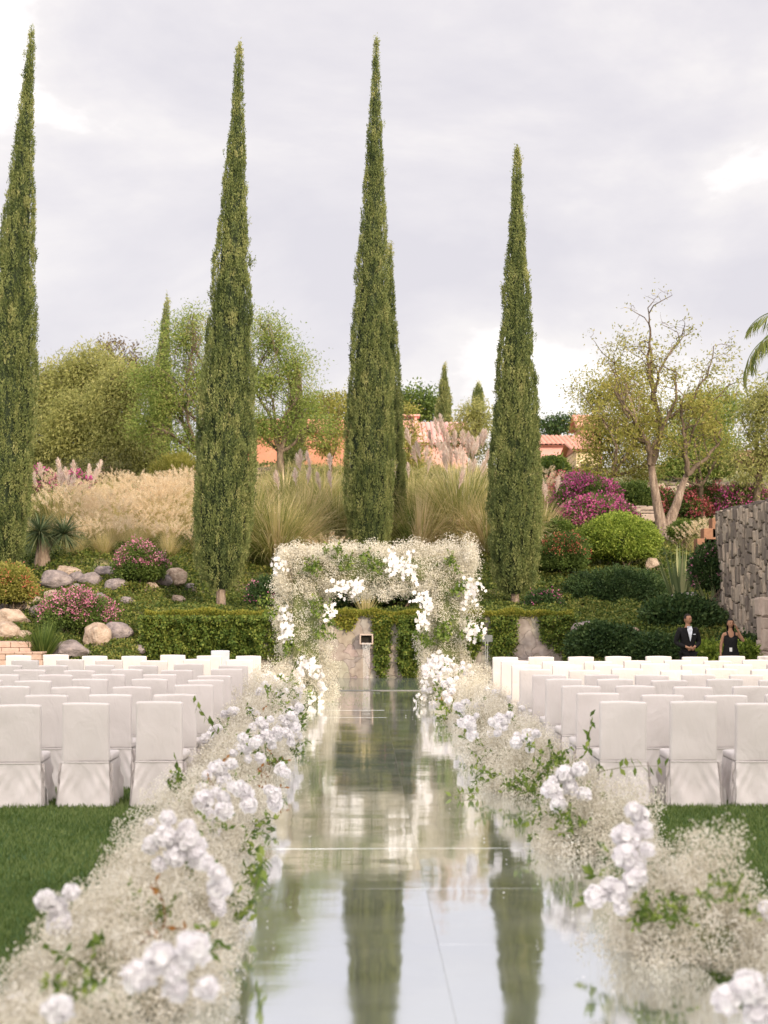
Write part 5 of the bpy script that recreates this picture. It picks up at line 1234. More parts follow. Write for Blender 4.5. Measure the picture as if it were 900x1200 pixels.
def orchid_mesh(seed, n=9, L_=.28, fs=.046):
    """spray of flat five-petalled white florets along a drooping stem"""
    rs = np.random.default_rng(seed); V = []; Fq = []; lay = []; c = 0
    for k in range(n):
        f = k/(n-1); base = np.array([rs.normal()*.05, -.03-rs.random()*.04, -f*L_+rs.normal()*.02]); nrm = np.array([rs.normal()*.6, -1, rs.normal()*.5]); nrm /= np.linalg.norm(nrm)
        u = np.cross(nrm, [0,0,1]); u /= np.linalg.norm(u); v = np.cross(nrm, u); s = fs*rs.uniform(.8,1.15); a0 = rs.uniform(0,6)
        for q in range(5):
            a = a0+q*1.2566; dd = u*math.cos(a)+v*math.sin(a); ss = -u*math.sin(a)+v*math.cos(a)
            pts = [base, base+dd*s*.55+ss*s*.42+nrm*s*.12, base+dd*s*1.05+nrm*s*.05, base+dd*s*.55-ss*s*.42+nrm*s*.12]
            V += pts; Fq.append((c,c+1,c+2,c+3)); c += 4; lay += [rs.random()]*4
    me = np_mesh('orchid_spray', np.array(V), np.array(Fq), np.array(lay), False); me.materials.append(M['petal']); return me
orchids = [orchid_mesh(s) for s in range(4)]
def sprig_mesh(seed, n=34, L_=.22, lf=.068, mat='sprig', up=.4):
    rs = np.random.default_rng(seed); lv = Leaves(); tb = Tubes()
    for b in range(4):
        d = unit(rs.normal(size=3)+np.array([0,-.5,up])); pts = [np.zeros(3)]; 
        for k in range(6): 
            d = unit(d+rs.normal(size=3)*.18+np.array([0,0,-.08])); pts.append(pts[-1]+d*L_/6)
        tb.add(pts, [.003]*7, 4)
        m_ = n//4; f = rs.uniform(.15,1,m_)*6; i = np.minimum(f.astype(int),5); P = np.array([pts[a]+(pts[a+1]-pts[a])*(x-a) for a, x in zip(i, f)])
        lv.add(P, rs.normal(size=(m_,3))+np.array([0,-.2,.2]), rs.uniform(.7,1.3,m_)*lf, lf*.55, bend=.08)
    T = tb
    V = np.concatenate(lv.V+[np.array(T.V)]); F_ = np.concatenate(lv.F+[np.array(T.F)+lv.n]); rn = np.concatenate(lv.r+[np.full(len(T.V), .3)])
    me = np_mesh('leaf_sprig', V, F_, rn); me.materials.append(M[mat]); return me
sprigs = [sprig_mesh(s) for s in range(4)]; rust = sprig_mesh(9, 20, .22, .05, 'rustleaf')
def core_bm(rx, ry, h, seed):
    bm = bmesh.new(); bmesh.ops.create_icosphere(bm, subdivisions=3, radius=1)
    for v in bm.verts:
        f = 1+.15*mnoise.noise(v.co*2+Vector((seed,0,0))); v.co = Vector((v.co.x*rx*.52*f, v.co.y*ry*.52*f, max(.008, v.co.z*h*.52*f)))
    return bm_mesh('flower_foam', bm, True)
def mound_protos(near):
    res = []
    for s in range(4 if near else 4):
        rx, ry, h = .56, .72, .56
        if near: C, d = mound_pts(700, rx, ry, h, s*3+1, .5); B_, S_ = gyp_cloud(C, 0, 40, .0135, (0,0,0), .085, stemw=.0016, stemn=4)
        else: C, d = mound_pts(480, rx, ry, h, s*3+40, .6); B_, S_ = gyp_cloud(C, 0, 34, .0155, (0,0,0), .095, stemw=.0025, stemn=3)
        gm = B_.build('gypsophila'); gm.materials.append(M['gyp']); sm = S_.build('gypsophila_stems'); sm.materials.append(M['gypstem'])
        cm = core_bm(rx, ry, h, s); cm.materials.append(M['core'])
        res.append((gm, sm, cm))
    return res
MP = {True: mound_protos(True), False: mound_protos(False)}
rf = random.Random(31)
def mound(x, y, s, label, group, nb=6, ns=3, near=False, blooms_at=(), sz=(1,1,1), side=0, rot=None):
    """blooms_at: list of (dx,dy,dz,size) in metres; nb more are strewn over the surface"""
    near = near or y < 13
    root = tag(empty('flower_mound', (x, y, .0), 0), label, 'flower arrangement', group)
    g_, sm, cm = MP[near][rf.randrange(4)]; rz = rot if rot is not None else rf.choice([0, math.pi])+rf.uniform(-.3,.3)
    S3 = (s*sz[0], s*sz[1], s*sz[2])
    o = obj('gypsophila', g_, None, root, (0,0,0), rz, S3); st = obj('gypsophila_stems', sm, None, o)
    obj('flower_foam', cm, None, root, (0,0,0.0), rz, S3)
    pts = list(blooms_at)
    for k in range(nb):
        if k % 3 == 0 or k == 0: a = rf.uniform(0, 6.28); el = rf.uniform(.25, 1.35)
        aa = a+rf.gauss(0,.22); ee = el+rf.gauss(0,.16); r_ = 1.0
        pts.append((math.cos(aa)*math.cos(ee)*.56*S3[0]*r_, math.sin(aa)*math.cos(ee)*.70*S3[1]*r_, max(.08, math.sin(ee)*.57*S3[2]*r_), rf.uniform(.6,.95)))
    for (dx, dy, dz, bs) in pts:
        b = obj('white_bloom', blooms[rf.randrange(4)], None, root, (dx,dy,dz), 0, bs)
        n_ = Vector((dx, dy, dz+.25)); b.rotation_euler = n_.to_track_quat('Z','Y').to_euler(); b.rotation_euler.rotate_axis('Z', rf.uniform(0,6))
    for k in range(ns):
        aa = rf.uniform(0, 6.28) if side == 0 else rf.gauss(math.pi if side > 0 else 0, 1.0); ee = rf.uniform(.05, 1.2)
        q = (math.cos(aa)*math.cos(ee)*.50*S3[0], math.sin(aa)*math.cos(ee)*.64*S3[1], .05+math.sin(ee)*.50*S3[2])
        sp = obj('leaf_sprig', sprigs[rf.randrange(4)] if rf.random() > .13 else rust, None, root, q, 0, rf.uniform(.7,1.15)); sp.rotation_euler = (rf.uniform(-.4,.4), rf.uniform(-.4,.4), math.atan2(q[1], q[0])+math.pi/2)
    return root
def P3(px, py, Y, root): q = at(px, py, Y); return (q.x-root[0], Y-root[1], q.z)
def LB(k, side): return f'{ORD[k] if k < 12 else str(k+1)+"th"} mound of white flowers from the viewer on the {side} edge of the mirror aisle'
GL = 'flower mounds along the left edge of the aisle'; GR = 'flower mounds along the right edge of the aisle'
def clus(px, py, Y, r0, n, sp=.066, bs=.82):
    out = []
    for k in range(n):
        a = k*2.4; d = sp*math.sqrt(k)*1.0; q = P3(px, py, Y, r0); out.append((q[0]+math.cos(a)*d, q[1]-abs(rf.gauss(0,.03)), q[2]+math.sin(a)*d*.8, bs*rf.uniform(.7,1.25)))
    return out
# left bank
LM = [(-1.30,5.7,.98,(1.05,1,.9),[(205,1135,5.5,6),(70,1180,5.2,1)]),
      (-1.22,7.2,1.0,(1.0,1,.98),[(68,1062,7.0,4),(255,1020,6.9,3)]),
      (-1.20,8.6,1.0,(.95,1,.95),[(205,985,8.2,8),(232,990,8.2,3)]),
      (-1.18,10.0,1.0,(.95,1,.9),[(262,935,9.8,5),(215,1000,9.4,2)]),
      (-1.17,11.4,1.0,(.95,1,.95),[(250,960,10.9,4),(290,930,11,3)]),
      (-1.17,12.9,1.0,(1.0,1,1.0),[(262,905,12.5,5),(322,930,12.4,3)]),
      (-1.15,14.4,1.05,(1.0,1,1.05),[(290,880,14,7),(335,905,13.9,2)]),
      (-1.15,15.9,1.05,(1.0,1,1.1),[(285,880,15.5,5),(318,865,15.4,5)]),
      (-1.15,17.4,1.1,(1.0,1,1.12),[(310,850,17,5),(340,862,17,5)]),
      (-1.12,18.9,1.1,(1.0,1,1.18),[(335,845,18.5,6),(300,838,18.6,3)]),
      (-1.12,20.5,1.1,(1.0,1,1.2),[(345,835,20,5)]),
      (-1.12,22.1,1.1,(1.0,1,1.2),[(330,815,21.8,4)]),
      (-1.10,23.7,1.1,(1.0,1,1.2),[(350,810,23.5,4)]),
      (-1.15,25.3,1.1,(1.0,1,1.2),[(325,797,25,4)]),
      (-1.28,26.9,1.15,(1.05,1,1.25),[(350,795,26.5,4),(312,795,26.6,4)])]
for k, (x, y, s, sz, cl) in enumerate(LM):
    x -= float(np.interp(y, [8, 12, 18, 27], [0, .12, .24, .30])); sz = (sz[0]*float(np.interp(y,[8,13],[1,.88])), sz[1], sz[2])
    ba = [b for c in cl for b in clus(c[0], c[1], c[2], (x,y), c[3])]
    mound(x, y, s, LB(k, 'left'), GL, nb=2 if y < 13 else 5, ns=4, sz=sz, blooms_at=ba, side=-1, rot=(rf.choice([0, math.pi])+rf.uniform(-.2,.2)))
RM = [(2.32,6.2,.98,(1.0,.9,.98),[(888,1165,5.9,6)]),
      (1.85,8.3,.98,(.92,.75,1.15),[(750,955,8.15,3),(738,985,8.1,2),(742,1010,8.0,4),(725,1045,7.95,5)]),
      (1.84,11.6,1.0,(.98,.75,1.02),[(668,912,11.5,5),(652,930,11.4,3)]),
      (1.75,15.0,1.0,(1.0,.7,1.15),[(582,850,14.7,3),(620,868,14.7,5),(552,852,14.6,3)]),
      (1.72,17.2,.95,(1.0,.75,1.1),[(590,845,16.9,4)]),(1.70,19.4,1.0,(1.0,.8,1.2),[(552,845,19,5),(575,860,18.8,1)]),
      (1.70,21.5,1.0,(.95,.8,1.2),[(540,830,21.2,4)]),(1.66,23.5,1.0,(.95,.9,1.25),[(525,815,23.2,4)]),
      (1.66,25.4,1.05,(1,.9,1.25),[(530,800,25.1,5)]),(1.75,27.1,1.15,(1.05,1,1.2),[(515,790,26.6,9),(545,785,26.7,7),(500,785,26.6,4)])]
for k, (x, y, s, sz, cl) in enumerate(RM):
    x += float(np.interp(y, [8, 15, 27], [0, .06, .26]))
    ba = [b for c in cl for b in clus(c[0], c[1], c[2], (x,y), c[3])]
    mound(x, y, s, LB(k, 'right'), GR, nb=1 if y < 13 else 4, ns=3, sz=sz, blooms_at=ba, side=1)
# a second fill row behind near right mound
mound(2.45, 7.3, .8, 'mound of white flowers spreading onto the lawn beside the second right mound', GR, nb=0, ns=4, sz=(1,1,1))
def spray(px, py, Y, d, n, L_, label):
    q = at(px, py, Y); lv = Leaves(); tb = Tubes(); pts = [Vector((0,0,0))]; d = Vector(d).normalized()
    for k in range(10): d = (d+Vector((rf.gauss(0,.06), rf.gauss(0,.04), -.035))).normalized(); pts.append(pts[-1]+d*L_/10)
    tb.add(pts, [.004*(1-k/12) for k in range(11)], 5)
    B_ = [pts[int(i*10/n)] for i in range(1, n)]; U = [Vector((rf.gauss(0,.5), -.2, (1 if i % 2 else -1)*.9)) for i in range(1, n)]
    lv.add(np.array([tuple(b) for b in B_]), np.array([tuple(u) for u in U]), .085, .042, bend=.06)
    root = tag(empty('leafy_branch', q), label, 'foliage'); obj('leaves', lv.build('leaves'), M['sprig'], root); obj('stem', tb.build('stem'), M['gypstem'], root)
spray(700, 905, 12.0, (.95,0,.25), 16, .62, 'green leafy branch reaching right over the third right mound toward the chairs')
spray(690, 880, 13.2, (.1,0,1), 12, .34, 'green leafy branch standing up between the third and fourth right mounds')
spray(560, 930, 14.6, (-.8,-.2,.1), 14, .30, 'green leafy branch low on the fourth right mound over the mirror')
spray(655, 905, 14.2, (.7,0,.6), 10, .32, 'short leafy branch in front of the first right aisle chair')
spray(255, 860, 15.2, (-.5,0,.7), 14, .45, 'green leafy branch rising beside the nearest left aisle chair')
spray(212, 940, 12.8, (-.25,0,1), 12, .4, 'young leafy branch standing before the nearest left aisle chair')
spray(298, 1040, 8.6, (.25,0,1), 10, .2, 'small leafy branch over the mirror edge on the left near bank')
def greens(px, py, Y, n, spread_, label, sc=1.0):
    q = at(px, py, Y); root = tag(empty('green_foliage_bunch', q), label, 'foliage')
    for k in range(n):
        o = obj('leaf_sprig', sprigs[k % 4], None, root, (rf.gauss(0,spread_), rf.gauss(0,.05), rf.gauss(0,spread_*.6)), rf.uniform(0,6), sc*rf.uniform(.8,1.1))
greens(622, 905, 14.25, 9, .17, 'bunch of bright green leaves low on the fourth right mound', .9)
greens(775, 1075, 7.9, 5, .06, 'dark green leaves on the inner side of the second right mound', .7)
greens(675, 965, 11.2, 4, .08, 'fresh green leaves at the front of the third right mound', .7)
greens(190, 1065, 7.6, 5, .08, 'green leaves in the middle of the near left bank', .6)
greens(860, 1050, 6.9, 4, .06, 'green leaves between the two nearest right mounds', .6)
greens(215, 925, 12.6, 4, .07, 'light green leaves at the lawn side of the left bank', .7)

# ------------------------------------------------------------------ flower arch
def arch():
    AY = 28.5; root = tag(empty('flower_arch', (.36, AY, 0)), 'large square wedding arch covered in gypsophila, white orchids and greenery', 'flower arch')
    lx = at(325, 700, AY).x-.36+.1; rx_ = at(556, 700, AY).x-.36-.1; top = at(440, 640, AY).z-.03
    li = at(388, 700, AY).x-.36-.03; ri = at(497, 700, AY).x-.36+.05; bt = at(440, 692, AY).z
    dp = .42
    fr = bmesh.new()
    for (a, b) in ((lx+.3, li-.3), (ri+.3, rx_-.3)):
        m_ = (a+b)/2; box_bm(fr, m_-.06, m_+.06, -.06, .06, 0, top-.35, bevel=.01)
    box_bm(fr, (lx+li)/2-.059, (ri+rx_)/2+.059, -.058, .058, top-.55, top-.43, bevel=.01)
    obj('frame', bm_mesh('frame', fr), M['frame'], root)
    def boxpts(x0, x1, y0, y1, z0, z1, n, bulge=.10, sd=0):
        P = np.stack([rng.uniform(x0,x1,n), rng.uniform(y0,y1,n), rng.uniform(z0,z1,n)], 1)
        # push towards faces
        ax = rng.integers(0, 3, n); s = rng.random(n) < .5
        lo = np.array([x0,y0,z0]); hi = np.array([x1,y1,z1]); w = rng.random(n) < .8
        for a in range(3):
            m_ = w & (ax == a); P[m_, a] = np.where(s[m_], lo[a], hi[a])+rng.normal(size=m_.sum())*.03
        c = (lo+hi)/2; nz_ = crown_noise(P, 1.9, 1, 3+sd)+.5*crown_noise(P, 4.7, 1, 8+sd)
        dd = (P-c)/np.maximum(hi-lo, .01)*2; P = P+dd*nz_[:,None]*bulge*2.3
        return P
    parts = ((lx, li, .0, top-.15, 900, 1), (ri, rx_, .0, top-.15, 900, 2))
    for (a, b, z0, z1, n, sd) in parts:
        C = boxpts(a, b, -dp, dp, z0, z1, n, sd=sd); C[:,0] += .12*np.sin(C[:,2]*2.3+sd)*.6
        B_, S_ = gyp_cloud(C, 0, 36, .021, ((a+b)/2,0,1.5), .13, stemw=.003, stemn=2)
        S_.V = S_.V[:]; o = obj('gypsophila_column', B_.build('gypsophila_column'), M['gyp'], root); obj('twigs', S_.build('twigs'), M['gypstem'], o)
        obj('moss_core', box_me('moss_core', a+.20, b-.20, -dp+.2, dp-.2, .02, z1-.1, bevel=.08, seg=3, smooth=True), M['core'], o)
    C = boxpts(lx, rx_, -dp, dp, bt, top, 1500, sd=7)
    B_, S_ = gyp_cloud(C, 0, 36, .021, (0,0,2.6), .13, stemw=.003, stemn=2)
    o = obj('gypsophila_beam', B_.build('gypsophila_beam'), M['gyp'], root); obj('twigs', S_.build('twigs'), M['gypstem'], o)
    obj('moss_core', box_me('moss_core', lx+.21, rx_-.21, -dp+.21, dp-.21, bt+.18, top-.18, bevel=.08, seg=3, smooth=True), M['core'], o)
    def on(px, py, dy=-.5): q = at(px, py, AY+dy); return (q.x-.36, dy, q.z)
    def orch(px, py, n, sx, sz, dy=-.52):
        for k in range(n):
            q = on(px+rf.uniform(-sx,sx), py+rf.uniform(-sz,sz), dy-rf.random()*.08)
            o = obj('orchid_spray', orchids[rf.randrange(4)], None, root, q, rf.uniform(-.5,.5), rf.uniform(.75,1.15)); o.rotation_euler.y = rf.uniform(-.7,.7)
    orch(467, 650, 9, 12, 8); orch(480, 664, 3, 5, 5); orch(408, 680, 6, 17, 3); orch(398, 686, 2, 6, 3)
    orch(336, 733, 5, 8, 6); orch(332, 712, 2, 3, 5); orch(502, 697, 6, 8, 8); orch(497, 720, 3, 6, 3); orch(557, 683, 5, 6, 6); orch(553, 692, 2, 4, 4)
    orch(556, 732, 4, 7, 4); orch(388, 706, 2, 5, 5); orch(325, 655, 2, 3, 4)
    def gr(px, py, n, sx, sz, dy=-.48, sc=1.2):
        for k in range(n):
            q = on(px+rf.uniform(-sx,sx), py+rf.uniform(-sz,sz), dy)
            obj('leaf_sprig', sprigs[rf.randrange(4)], None, root, q, rf.uniform(-.6,.6), sc*rf.uniform(.7,1.1))
    gr(365, 668, 6, 8, 8); gr(400, 658, 6, 12, 7); gr(435, 660, 6, 6, 8); gr(378, 715, 7, 8, 10); gr(318, 712, 5, 6, 10); gr(382, 735, 4, 6, 8); gr(525, 660, 3, 8, 6); gr(540, 690, 4, 6, 6)
    gr(522, 740, 6, 8, 8); gr(495, 748, 6, 8, 6); gr(555, 745, 5, 8, 8); gr(395, 645, 3, 14, 3); gr(335, 760, 4, 8, 6); gr(355, 780, 3, 5, 5)
arch()
# extra white rose heaps at the arch feet
def heap(px, py, Y, n, sx, sz, label):
    q = at(px, py, Y); root = tag(empty('white_flower_heap', (q.x, Y, 0)), label, 'flower arrangement')
    C, d = mound_pts(260, .42, .42, q.z+.12, 5, .6); B_, S_ = gyp_cloud(C, 0, 22, .016, (0,0,0), .1, stemw=.003)
    obj('gypsophila', B_.build('gypsophila'), M['gyp'], root); cm = core_bm(.42,.42,q.z+.1,3); obj('flower_foam', cm, M['core'], root)
    for k in range(n):
        a = rf.uniform(0, 6.28); e = rf.uniform(.0, 1.4); p = (math.cos(a)*math.cos(e)*sx, -abs(math.sin(a)*math.cos(e))*.42, .08+math.sin(e)*(q.z+.1)+rf.gauss(0,.04))
        if rf.random() < .4: b = obj('orchid_spray', orchids[rf.randrange(4)], None, root, (p[0], p[1]-.04, p[2]+.1), rf.uniform(-1,1), .9)
        else: b = obj('white_bloom', blooms[rf.randrange(4)], None, root, p, rf.uniform(0,6), rf.uniform(.7,1.0))
heap(516, 782, 27.5, 46, .42, .3, 'heap of white blossoms at the right foot of the flower arch')
heap(362, 785, 27.8, 30, .32, .3, 'heap of white blossoms at the left foot of the flower arch')

def petals():
    lv = Leaves(); n = 150; y = rng.uniform(5.5, 27, n); s_ = np.where(rng.random(n)<.5, -1, 1)
    x = np.where(s_ < 0, -.75+np.abs(rng.normal(size=n))*.28, 1.35-np.abs(rng.normal(size=n))*.30)
    lv.add(np.stack([x,y,np.full(n,.072)],1), np.stack([rng.normal(size=n), rng.normal(size=n), rng.random(n)*.5],1), rng.uniform(.008,.024,n), .014, bend=.2)
    tag(obj('fallen_petals', lv.build('fallen_petals'), M['petal']), 'loose white petals and blossom crumbs fallen on the mirror', 'petals', kind='stuff')
petals()
# ------------------------------------------------------------------ people
def skin_mesh(name, joints, edges, mat, sub=2):
    me = bpy.data.meshes.new(name); names = list(joints); ix = {n: i for i, n in enumerate(names)}
    me.from_pydata([joints[n][0] for n in names], [(ix[a], ix[b]) for a, b in edges], [])
    o = bpy.data.objects.new(name, me); COL.objects.link(o)
    m_ = o.modifiers.new('skin', 'SKIN'); m_.use_smooth_shade = True
    for i, n in enumerate(names):
        r_ = joints[n][1]; r_ = r_ if hasattr(r_, '__len__') else (r_, r_)
        me.skin_vertices[0].data[i].radius = r_
    me.skin_vertices[0].data[0].use_root = True
    s = o.modifiers.new('sub', 'SUBSURF'); s.levels = sub; s.render_levels = sub
    dg = bpy.context.evaluated_depsgraph_get(); dg.update(); res = bpy.data.meshes.new_from_object(o.evaluated_get(dg)); 
    bpy.data.objects.remove(o); res.name = name; res.materials.clear(); res.materials.append(M[mat])
    for p in res.polygons: p.use_smooth = True
    return res
def head_mesh(c, s, yaw, female):
    """head with nose, brow, chin and ears; faces -Y before yaw"""
    bm = bmesh.new(); bmesh.ops.create_uvsphere(bm, u_segments=28, v_segments=22, radius=1)
    for v in bm.verts:
        x, y, z = v.co; w = .074; d_ = .092; h = .115
        jaw = 1-.32*max(0, -z-.1)**1.1
        X = x*w*jaw; Y = y*d_*(1 if y < 0 else 1.05)*(1-.15*max(0,-z)); Z = z*h
        if y < 0:
            nose = math.exp(-((x)/.16)**2-((z+.12)/.22)**2)*max(0,-y); Y -= nose*.024
            eyes = (math.exp(-((x-.38)/.2)**2-((z-.08)/.13)**2)+math.exp(-((x+.38)/.2)**2-((z-.08)/.13)**2)); Y += eyes*.009
            Y -= math.exp(-((z+.75)/.18)**2-(x/.4)**2)*.010*max(0,-y); Y -= math.exp(-((z+.43)/.09)**2-(x/.3)**2)*.006*max(0,-y); Y -= math.exp(-((z-.28)/.12)**2-(x/.6)**2)*.005*max(0,-y)
        v.co = Vector((X, Y, Z))
    for sx in (-1, 1):
        r = bmesh.ops.create_uvsphere(bm, u_segments=8, v_segments=6, radius=1)
        for v in r['verts']: v.co = Vector((sx*.076+v.co.x*.010, .012+v.co.y*.018, -.005+v.co.z*.030))
    for v in bm.verts: v.co *= s
    bmesh.ops.rotate(bm, verts=bm.verts[:], cent=(0,0,0), matrix=Matrix.Rotation(yaw, 3, 'Z'))
    for v in bm.verts: v.co += Vector(c)
    return bm_mesh('head', bm, True)
def join(name, meshes, mats=None):
    bm = bmesh.new()
    for m_ in meshes: bm.from_mesh(m_)
    return bm_mesh(name, bm, True)
def face_details(c, s, yaw, root):
    for nm, mat, items in (('eyes', 'hair', [(-.030,-.083,.010,.010,.006,.005),(.030,-.083,.010,.010,.006,.005)]), ('eyebrows', 'hair', [(-.030,-.089,.030,.018,.004,.004),(.030,-.089,.030,.018,.004,.004)]), ('lips', 'lips', [(0,-.094,-.052,.022,.006,.007)])):
        bm = bmesh.new()
        for (x, y, z, rx, ry, rz) in items:
            r = bmesh.ops.create_uvsphere(bm, u_segments=8, v_segments=6, radius=1)
            for v in r['verts']: v.co = Vector((x+v.co.x*rx, y+v.co.y*ry, z+v.co.z*rz))*s
        bmesh.ops.rotate(bm, verts=bm.verts[:], cent=(0,0,0), matrix=Matrix.Rotation(yaw, 3, 'Z'))
        for v in bm.verts: v.co += Vector(c)
        obj(nm, bm_mesh(nm, bm, True), M[mat], root)
M['lips'] = noisy_mat('lips', [(0.30,0.10,0.08),(0.34,0.12,0.1)], 8, bump=0)
def hand(jt, ed, wrist, palm, fd, side, s, pre):
    """adds palm + five curled fingers to a skin skeleton; fd = finger direction, side = spread dir"""
    W = Vector(wrist); Pm = Vector(palm); fd = Vector(fd).normalized(); sd = Vector(side).normalized(); nrm = fd.cross(sd).normalized()
    jt[pre+'palm'] = (tuple(Pm), (.032*s, .018*s)); ed.append((pre+'wrist', pre+'palm'))
    for i, (off, ln) in enumerate(((-.030,.055),(-.010,.068),(.010,.064),(.030,.050))):
        a = Pm+sd*off*s+fd*.035*s; b = a+fd*ln*.5*s+nrm*.01*s; c = b+fd*ln*.4*s+nrm*.03*s
        for nme, q, r_ in (('a', a, .011), ('b', b, .0095), ('c', c, .008)): jt[f'{pre}f{i}{nme}'] = (tuple(q), r_*s)
        ed += [(pre+'palm', f'{pre}f{i}a'), (f'{pre}f{i}a', f'{pre}f{i}b'), (f'{pre}f{i}b', f'{pre}f{i}c')]
    a = Pm-sd*.034*s-fd*.015*s; b = a-sd*.018*s+fd*.03*s+nrm*.01*s
    jt[pre+'ta'] = (tuple(a), .012*s); jt[pre+'tb'] = (tuple(b), .010*s); ed += [(pre+'palm', pre+'ta'), (pre+'ta', pre+'tb')]
def man():
    q = at(806, 750, 31); root = tag(empty('person', (q.x, 31, 0), R(8), (.965,.965,.965)), 'man in a black suit and white shirt standing with hands clasped, head turned', 'person')
    J = {'pelvis': ((0,0,.93), (.15,.11)), 'spine': ((0,0,1.10), (.135,.10)), 'chest': ((0,0,1.30), (.165,.115)), 'neckb': ((0,.0,1.46), (.075,.07)), 'neck': ((0,-.01,1.53), (.052,.055)), 'headc': ((0,-.015,1.60), (.055,.06))}
    E = [('pelvis','spine'),('spine','chest'),('chest','neckb'),('neckb','neck'),('neck','headc')]
    for s, n in ((1,'l'),(-1,'r')):
        J[n+'sh'] = ((s*.185,0,1.41), .062); J[n+'el'] = ((s*.265,.03,1.13), .045); J[n+'wrist'] = ((s*.06,-.20,1.03), .027)
        J[n+'hip'] = ((s*.095,0,.88), .088); J[n+'kn'] = ((s*.105,-.01,.48), .058); J[n+'an'] = ((s*.11,.02,.09), .038); J[n+'toe'] = ((s*.125,-.15,.04), .034)
        E += [('chest',n+'sh'),(n+'sh',n+'el'),(n+'el',n+'wrist'),('pelvis',n+'hip'),(n+'hip',n+'kn'),(n+'kn',n+'an'),(n+'an',n+'toe')]
        hand(J, E, J[n+'wrist'][0], (s*.02,-.235+(.02 if s > 0 else -.015),1.02), (-s*1,-.1,-.15), (0,.1,1 if s > 0 else -1), 1.0, n)
    body = skin_mesh('body', J, E, 'skin', 2); hd = head_mesh((0,-.02,1.645), 1.0, R(28), False)
    obj('body', join('body', [body, hd]), M['skin'], root)
    face_details((0,-.02,1.645), 1.0, R(28), root)
    JJ = {'pelvis': ((0,0,.90), (.178,.135)), 'hem': ((0,0,.78), (.185,.14)), 'spine': ((0,0,1.10), (.163,.125)), 'chest': ((0,0,1.31), (.19,.138)), 'neckb': ((0,.015,1.455), (.118,.10))}
    EE = [('pelvis','hem'),('pelvis','spine'),('spine','chest'),('chest','neckb')]
    for s, n in ((1,'l'),(-1,'r')):
        JJ[n+'sh'] = ((s*.19,0,1.41), .080); JJ[n+'el'] = ((s*.27,.03,1.13), .062); JJ[n+'w'] = ((s*.11,-.165,1.04), .044); EE += [('chest',n+'sh'),(n+'sh',n+'el'),(n+'el',n+'w')]
    jk = obj('jacket', skin_mesh('jacket', JJ, EE, 'black', 2), None, root)
    bm = bmesh.new(); v = [bm.verts.new(c) for c in ((-.052,-.098,1.50),(.052,-.098,1.50),(.062,-.132,1.43),(.038,-.156,1.32),(.0,-.156,1.16),(-.038,-.156,1.32),(-.062,-.132,1.43))]; bm.faces.new(v)
    r_ = bmesh.ops.solidify(bm, geom=bm.faces[:], thickness=.012); sh = obj('shirt_front', bm_mesh('shirt_front', bm), M['shirt'], root)
    bm = bmesh.new(); box_bm(bm, .075, .125, -.152, -.142, 1.315, 1.33); obj('pocket_square', bm_mesh('pocket_square', bm), M['shirt'], jk)
    JJ = {'pelvis': ((0,0,.93), (.16,.12))}; EE = []
    for s, n in ((1,'l'),(-1,'r')):
        JJ[n+'hip'] = ((s*.095,0,.86), .10); JJ[n+'kn'] = ((s*.105,-.01,.48), .078); JJ[n+'an'] = ((s*.11,.015,.06), .068); EE += [('pelvis',n+'hip'),(n+'hip',n+'kn'),(n+'kn',n+'an')]
    obj('trousers', skin_mesh('trousers', JJ, EE, 'black', 1), None, root)
    for s in (1, -1):
        obj('shoe', skin_mesh('shoe', {'a': ((s*.11,.05,.045), .045), 'b': ((s*.12,-.08,.04), .045), 'c': ((s*.13,-.19,.03), .03)}, [('a','b'),('b','c')], 'shoe', 1), None, root)
    bm = bmesh.new(); bmesh.ops.create_uvsphere(bm, u_segments=24, v_segments=18, radius=1)
    bmesh.ops.delete(bm, geom=[v for v in bm.verts if (v.co.z < -.15) or (v.co.y < -.35 and v.co.z < .52)], context='VERTS')
    for v in bm.verts: v.co = Vector((v.co.x*.082, .008+v.co.y*.100, .004+v.co.z*.125))
    bmesh.ops.rotate(bm, verts=bm.verts[:], cent=(0,0,0), matrix=Matrix.Rotation(R(28), 3, 'Z'))
    for v in bm.verts: v.co += Vector((0,-.02,1.645))
    obj('hair', bm_mesh('hair', bm, True), M['hair'], root)
